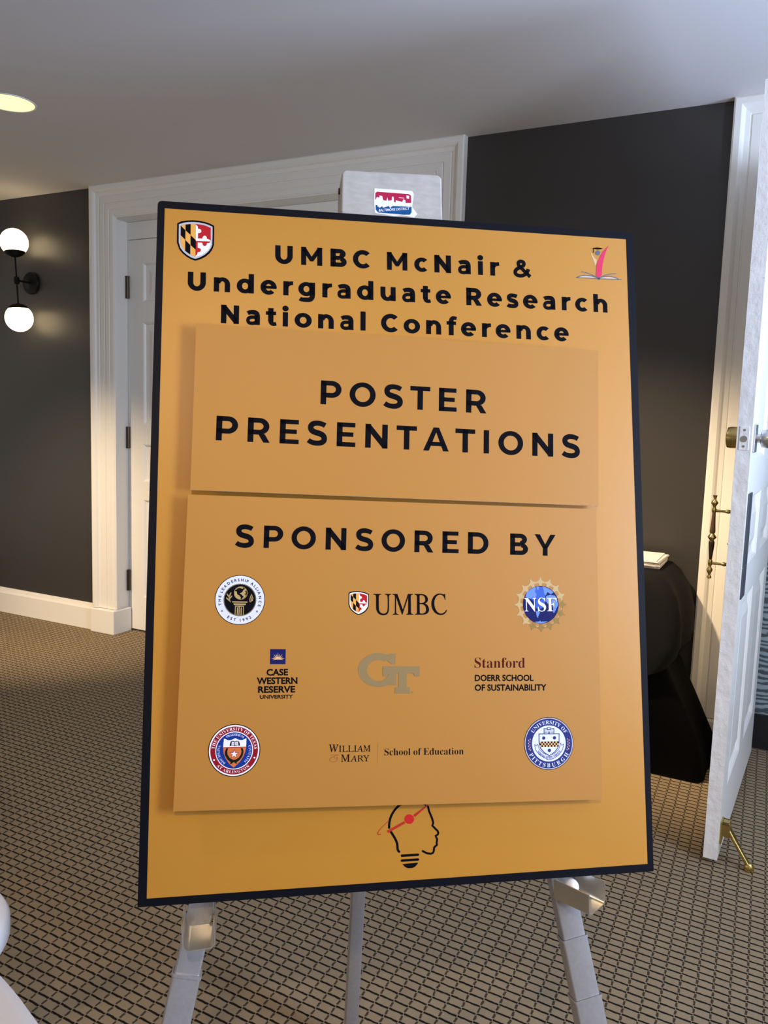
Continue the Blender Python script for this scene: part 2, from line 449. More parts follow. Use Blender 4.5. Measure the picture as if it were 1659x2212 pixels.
# turned pull handle with its back plate, left face
XH = DW - 0.060; YG = -DT - 0.050
bm = bmesh.new(); add_box(bm, XH - 0.030, XH + 0.034, -DT - 0.003, -DT + 0.001, 0.800, 1.075)
ph = bevel(link_bm('pull_handle', bm, M_darkbrass, d3), 0.0012)
zt = lambda y: 1.060 - (y - 100) * 0.240 / 1760
prof_top = [(0.0064, zt(100)), (0.0052, zt(130)), (0.0036, zt(170)), (0.0036, zt(195)), (0.0060, zt(215)), (0.0094, zt(250)), (0.0096, zt(272)), (0.0070, zt(300)), (0.0046, zt(330)), (0.0042, zt(365)), (0.0064, zt(388)), (0.0070, zt(412)), (0.0064, zt(440)), (0.0048, zt(470))]
prof_mid = [(0.0050, zt(900)), (0.0066, zt(925)), (0.0100, zt(955)), (0.0122, zt(980)), (0.0118, zt(995)), (0.0076, zt(1025)), (0.0056, zt(1055))]
prof_bot = [(0.0040, zt(1450)), (0.0058, zt(1480)), (0.0066, zt(1515)), (0.0056, zt(1560)), (0.0036, zt(1600)), (0.0062, zt(1640)), (0.0086, zt(1670)), (0.0070, zt(1705)), (0.0036, zt(1765)), (0.0040, zt(1795)), (0.0062, zt(1820)), (0.0060, zt(1848)), (0.002, zt(1862))]
wood_a = [(0.0046, zt(470)), (0.0052, zt(560)), (0.0066, zt(740)), (0.0079, zt(860)), (0.0066, zt(895)), (0.0050, zt(902))]
wood_b = [(0.0050, zt(1052)), (0.0076, zt(1075)), (0.0080, zt(1110)), (0.0068, zt(1240)), (0.0050, zt(1380)), (0.0040, zt(1455))]
Tg = Matrix.Translation((XH, YG, 0))
bm = bmesh.new()
for pr in (prof_top, prof_mid, prof_bot): add_lathe(bm, pr, Tg, 24)
for zc in (zt(425), zt(1530)):
    Mp = Matrix.Translation((XH, YG, zc)) @ Matrix.Rotation(radians(-90), 4, 'X')
    add_lathe(bm, [(0.0042, 0.004), (0.0036, 0.020), (0.0036, 0.030), (0.0050, 0.034), (0.0064, 0.038), (0.0046, 0.042), (0.0075, 0.047), (0.0095, 0.051)], Mp, 20)
smooth_by_angle(link_bm('brass_spindle', bm, M_brass, ph), 50)
bm = bmesh.new(); add_lathe(bm, wood_a, Tg, 24); g = smooth_by_angle(link_bm('wooden_grip', bm, M_wood, ph), 50); g['label'] = 'brown turned wooden upper grip'
bm = bmesh.new(); add_lathe(bm, wood_b, Tg, 24); g = smooth_by_angle(link_bm('wooden_grip', bm, M_darkbrass, ph), 50); g['label'] = 'nearly black turned lower grip'
# push plate on the right face
bm = bmesh.new(); add_box(bm, DW - 0.112, DW - 0.030, -0.001, 0.004, 0.775, 1.072)
bevel(link_bm('push_plate', bm, principled('dull_dark_plate', (0.10, 0.10, 0.12, 1), 0.4, 0.8), d3), 0.0012)
# kick-down door stop near the bottom of the right face
bm = bmesh.new()
add_box(bm, DW - 0.055, DW - 0.015, -0.001, 0.006, 0.062, 0.128)
add_box(bm, DW - 0.053, DW - 0.046, 0.004, 0.026, 0.086, 0.126); add_box(bm, DW - 0.024, DW - 0.017, 0.004, 0.026, 0.086, 0.126)
add_box(bm, DW - 0.053, DW - 0.017, 0.004, 0.024, 0.119, 0.126)
ds = bevel(link_bm('door_stop', bm, M_brass, d3), 0.0012)
bm = bmesh.new()
add_sweep(bm, rrect(0.028, 0.013, 0.005, 3), (DW - 0.035, 0.016, 0.112), (DW - 0.031, 0.042, 0.072), (1, 0, 0))
add_sweep(bm, rrect(0.021, 0.011, 0.004, 3), (DW - 0.031, 0.040, 0.075), (DW - 0.024, 0.080, 0.018), (1, 0, 0))
add_lathe(bm, [(0.010, 0.0), (0.0135, 0.005), (0.0135, 0.016), (0.008, 0.024)], Matrix.Translation((DW - 0.023, 0.083, 0.001)), 16)
smooth_by_angle(link_bm('arm', bm, M_brass, ds))

# ------------------------------------------------------------------ wall sconce
sc = empty('wall_sconce', (-3.976, D, 1.942))
tag(sc, 'black wall sconce with two glowing globes on the charcoal wall', 'wall lamp')
tilt = Matrix.Rotation(radians(-4.0), 4, 'Y')
bm = bmesh.new()
add_lathe(bm, [(0.062, 0.0), (0.062, 0.012), (0.058, 0.018), (0.020, 0.020), (0.012, 0.024)], Matrix.Rotation(radians(90), 4, 'X'), 40)
smooth_by_angle(link_bm('back_plate', bm, M_black, sc))
bm = bmesh.new()
add_rod(bm, (0, -0.02, 0), (0, -0.100, 0), 0.0055)
add_lathe(bm, [(0.010, -0.012), (0.0155, -0.009), (0.0155, 0.009), (0.010, 0.012)], Matrix.Translation((0, -0.105, 0)) @ Matrix.Rotation(radians(90), 4, 'X'), 24)
add_lathe(bm, [(0.010, -0.02), (0.0145, -0.016), (0.0145, 0.016), (0.010, 0.02)], Matrix.Translation((0, -0.105, 0)) @ tilt, 24)
smooth_by_angle(link_bm('arm', bm, M_black, sc))
def sconce_half(sgn):
    Mh = Matrix.Translation((0, -0.105, 0)) @ (tilt if sgn > 0 else tilt @ Matrix.Rotation(radians(180), 4, 'X'))
    bm = bmesh.new(); add_rod(bm, (0, 0, 0.012), (0, 0, 0.142), 0.0045)
    bmesh.ops.transform(bm, matrix=Mh, verts=bm.verts[:])
    smooth_by_angle(link_bm('stem', bm, M_black, sc))
    bm = bmesh.new(); add_lathe(bm, [(0.006, 0.126), (0.022, 0.130), (0.044, 0.141), (0.0545, 0.153), (0.0545, 0.158), (0.045, 0.158)], Mh, 36)
    smooth_by_angle(link_bm('globe_cap', bm, M_black, sc))
    bm = bmesh.new(); R = 0.0745; zc = 0.207
    pr = []
    for k in range(25):
        a = radians(-44 + (44 + 90) * k / 24); pr.append((max(0.0008, R * cos(a)), zc + R * sin(a)))
    add_lathe(bm, pr, Mh, 40)
    link_bm('glass_globe', bm, M_globe, sc, True)
sconce_half(1); sconce_half(-1)

# ------------------------------------------------------------------ recessed ceiling light
cl = empty('ceiling_light', (-2.862, 2.290, CEIL))
tag(cl, 'round recessed ceiling light glowing warm yellow at the upper left', 'ceiling light')
bm = bmesh.new(); add_lathe(bm, [(0.094, -0.0015), (0.096, -0.003), (0.100, -0.0025), (0.101, 0.001)], None, 56, False)
smooth_by_angle(link_bm('trim_ring', bm, principled('ring_white', (0.8, 0.78, 0.74, 1), 0.5), cl))
bm = bmesh.new(); add_lathe(bm, [(0.0005, -0.0018), (0.060, -0.0018), (0.093, -0.0012)], None, 56, False)
link_bm('lens', bm, M_lamp, cl, True)

# ------------------------------------------------------------------ table with black cloths behind the board
TX0, TX1, TY0, TY1, TZ = -1.32, -0.42, 2.90, 3.262, 0.735
tb = empty('folding_table', ((TX0 + TX1) / 2, (TY0 + TY1) / 2, 0))
tag(tb, 'folding table hidden under black cloth against the charcoal wall', 'table')
cxm, cym = (TX0 + TX1) / 2, (TY0 + TY1) / 2
bm = bmesh.new(); add_box(bm, TX0 - cxm, TX1 - cxm, TY0 - cym, TY1 - cym, TZ - 0.028, TZ - 0.002); bevel(link_bm('table_top', bm, M_foam, tb), 0.005)
for sx in (TX0 + 0.06, TX1 - 0.06):
    for sy in (TY0 + 0.05, TY1 - 0.05):
        bm = bmesh.new(); add_rod(bm, (sx - cxm, sy - cym, 0), (sx - cxm, sy - cym, TZ - 0.028), 0.014); link_bm('leg', bm, M_black, tb, True)

def outline(ex0, ex1, ey0, ey1, r, n):
    """rounded-rectangle outline, n points, starting at the right end"""
    pts = []
    w, h = ex1 - ex0, ey1 - ey0
    base = rrect(w, h, r, 8)
    c = Vector(((ex0 + ex1) / 2, (ey0 + ey1) / 2))
    P = [Vector(q) + c for q in base]
    per = [0]
    for a, b in zip(P, P[1:] + P[:1]): per.append(per[-1] + (b - a).length)
    out = []
    for k in range(n):
        s = per[-1] * k / n; i = 0
        while per[i + 1] < s: i += 1
        t = (s - per[i]) / (per[i + 1] - per[i]); out.append(P[i].lerp(P[(i + 1) % len(P)], t))
    return out

def draped(name, levels, mat, parent=None, n=260, cap=False, folds=17, seed=1, hem=None):
    """levels: (z, grow_right, grow_front, fold amplitude)"""
    rr = random.Random(seed); ph = [rr.uniform(0, 6.28) for _ in range(6)]
    bm = bmesh.new(); rows = []
    for z, gr, gf, amp in levels:
        ring = []
        for k, q in enumerate(outline(TX0 - 0.01, TX1 + gr, TY0 - gf, min(TY1 + 0.02, 3.282), 0.05 + 0.25 * amp, n)):
            th = 2 * pi * k / n
            f = sin(folds * th + ph[0]) * 0.6 + sin((folds * 2 - 5) * th + ph[1]) * 0.3 + sin(7 * th + ph[2]) * 0.5
            c = Vector((cxm, cym)); d = (q - c); d.normalize()
            p2 = q + d * f * amp
            p2.y = min(p2.y, 3.288)
            zz = z
            if hem: zz = z + hem(q, z)
            ring.append(bm.verts.new((p2.x, p2.y, max(0.004, zz))))
        rows.append(ring)
    for a, b in zip(rows, rows[1:]):
        for k in range(n): bm.faces.new((a[k], a[(k + 1) % n], b[(k + 1) % n], b[k]))
    if cap: bm.faces.new(rows[0])
    o = link_bm(name, bm, mat, parent, True)
    return o
tc = empty('tablecloth', (0, 0, 0)); tag(tc, 'black cloth draped over the table, flaring to the carpet beside the open door', 'tablecloth')
def hemf(q, z):
    t = max(0.0, min(1.0, (0.735 - z) / 0.33)); s = max(0.0, min(1.0, (TX1 + 0.05 - q.x) / 0.30))
    return -0.17 * s * t * t
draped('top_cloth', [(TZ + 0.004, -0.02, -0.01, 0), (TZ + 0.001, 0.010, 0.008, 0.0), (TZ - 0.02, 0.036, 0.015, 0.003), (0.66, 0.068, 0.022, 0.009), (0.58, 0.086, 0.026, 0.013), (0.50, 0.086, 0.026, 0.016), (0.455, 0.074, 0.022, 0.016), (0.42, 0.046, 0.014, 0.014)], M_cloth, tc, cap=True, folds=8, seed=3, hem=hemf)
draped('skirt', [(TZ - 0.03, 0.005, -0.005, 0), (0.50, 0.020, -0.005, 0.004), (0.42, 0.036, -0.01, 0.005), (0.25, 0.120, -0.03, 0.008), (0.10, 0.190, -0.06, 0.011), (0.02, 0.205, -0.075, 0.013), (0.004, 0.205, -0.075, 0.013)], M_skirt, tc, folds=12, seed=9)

# papers on the cloth
bm = bmesh.new(); rr = random.Random(5)
for k in range(9):
    z = TZ + 0.0055 + k * 0.0034; a = rr.uniform(-0.05, 0.05); Mk = Matrix.Translation((-0.585 + rr.uniform(-0.008, 0.008), 3.125 + rr.uniform(-0.006, 0.006), z)) @ Matrix.Rotation(a, 4, 'Z')
    add_box(bm, -0.150, 0.150, -0.105, 0.105, 0, 0.0028, Mk)
tag(link_bm('paper_stack', bm, M_paper), 'stack of white papers on the black draped table', 'papers')
bm = bmesh.new()
pts = [(-0.80, 2.93), (-0.512, 2.93), (-0.487, 3.008), (-0.78, 3.010)]
lo = [bm.verts.new((x, y, TZ + 0.0055)) for x, y in pts]; hi = [bm.verts.new((x, y, TZ + 0.0085)) for x, y in pts]
bm.faces.new(lo[::-1]); bm.faces.new(hi)
for k in range(4): bm.faces.new((lo[k], lo[(k + 1) % 4], hi[(k + 1) % 4], hi[k]))
tag(link_bm('paper_sheet', bm, M_cream), 'cream paper lying in front of the white stack on the black cloth', 'papers')

# ------------------------------------------------------------------ round table and chair at the lower left corner
RT = Vector((-0.745, -0.125, 0)); RR = 0.60
rt = empty('round_table', RT); tag(rt, 'round banquet table under pale linen at the lower left corner', 'table')
bm = bmesh.new(); add_lathe(bm, [(0.56, 0.715), (0.585, 0.72), (0.585, 0.738), (0.575, 0.742)], None, 64); smooth_by_angle(link_bm('table_top', bm, M_foam, rt))
bm = bmesh.new(); add_lathe(bm, [(0.24, 0.0), (0.24, 0.02), (0.05, 0.05), (0.04, 0.66), (0.12, 0.715)], None, 32); smooth_by_angle(link_bm('pedestal', bm, M_black, rt))
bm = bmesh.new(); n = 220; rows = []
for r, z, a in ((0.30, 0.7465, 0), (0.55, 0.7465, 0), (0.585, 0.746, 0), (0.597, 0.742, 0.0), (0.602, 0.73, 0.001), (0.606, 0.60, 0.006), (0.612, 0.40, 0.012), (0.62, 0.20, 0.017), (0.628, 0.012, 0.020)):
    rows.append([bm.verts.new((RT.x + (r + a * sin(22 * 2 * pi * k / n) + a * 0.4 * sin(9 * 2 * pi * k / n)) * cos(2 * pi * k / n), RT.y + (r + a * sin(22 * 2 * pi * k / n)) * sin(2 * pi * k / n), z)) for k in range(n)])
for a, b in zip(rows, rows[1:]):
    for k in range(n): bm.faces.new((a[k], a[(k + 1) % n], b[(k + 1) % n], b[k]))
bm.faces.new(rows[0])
tag(link_bm('tablecloth', bm, M_linen, None, True), 'pale linen cloth with shade toned into its grey colour over the round table at the lower left corner', 'tablecloth')

ch = empty('banquet_chair', (-1.235, 0.683, 0)); ch.rotation_euler = (0, 0, YAW + radians(45))
tag(ch, 'white padded chair seat peeking in at the left edge above the linen', 'chair')
bm = bmesh.new(); hw = 0.20
M0 = Matrix.Identity(4)
rows = []
for ins, z in ((0.03, 0.395), (0.006, 0.402), (0.0, 0.415), (0.0, 0.438), (0.006, 0.448), (0.02, 0.453), (0.06, 0.456)):
    rows.append([bm.verts.new((x, y, z)) for x, y in rrect(2 * (hw - ins), 2 * (hw - ins), 0.145 - min(ins, 0.1), 10)])
for a, b in zip(rows, rows[1:]):
    for k in range(len(a)): bm.faces.new((a[k], a[(k + 1) % len(a)], b[(k + 1) % len(a)], b[k]))
bm.faces.new(rows[0][::-1]); bm.faces.new(rows[-1])
link_bm('seat', bm, M_vinyl, ch, True)
for sx in (-1, 1):
    for sy in (-1, 1):
        bm = bmesh.new(); add_rod(bm, (sx * 0.135, sy * 0.135, 0.0), (sx * 0.12, sy * 0.12, 0.40), 0.011); link_bm('leg', bm, M_chrome, ch, True)
bm = bmesh.new()
rows = []
for ins, y in ((0.02, 0.150), (0.0, 0.160), (0.0, 0.185), (0.02, 0.195)):
    rows.append([bm.verts.new((x, y, z + 0.70)) for x, z in rrect(0.34 - 2 * ins, 0.34 - 2 * ins, 0.08, 6)])
for a, b in zip(rows, rows[1:]):
    for k in range(len(a)): bm.faces.new((a[k], a[(k + 1) % len(a)], b[(k + 1) % len(a)], b[k]))
bm.faces.new(rows[0][::-1]); bm.faces.new(rows[-1])
link_bm('backrest', bm, M_vinyl, ch, True)
for sx in (-1, 1):
    bm = bmesh.new(); add_rod(bm, (sx * 0.11, 0.165, 0.41), (sx * 0.11, 0.172, 0.70), 0.009); link_bm('back_post', bm, M_chrome, ch, True)

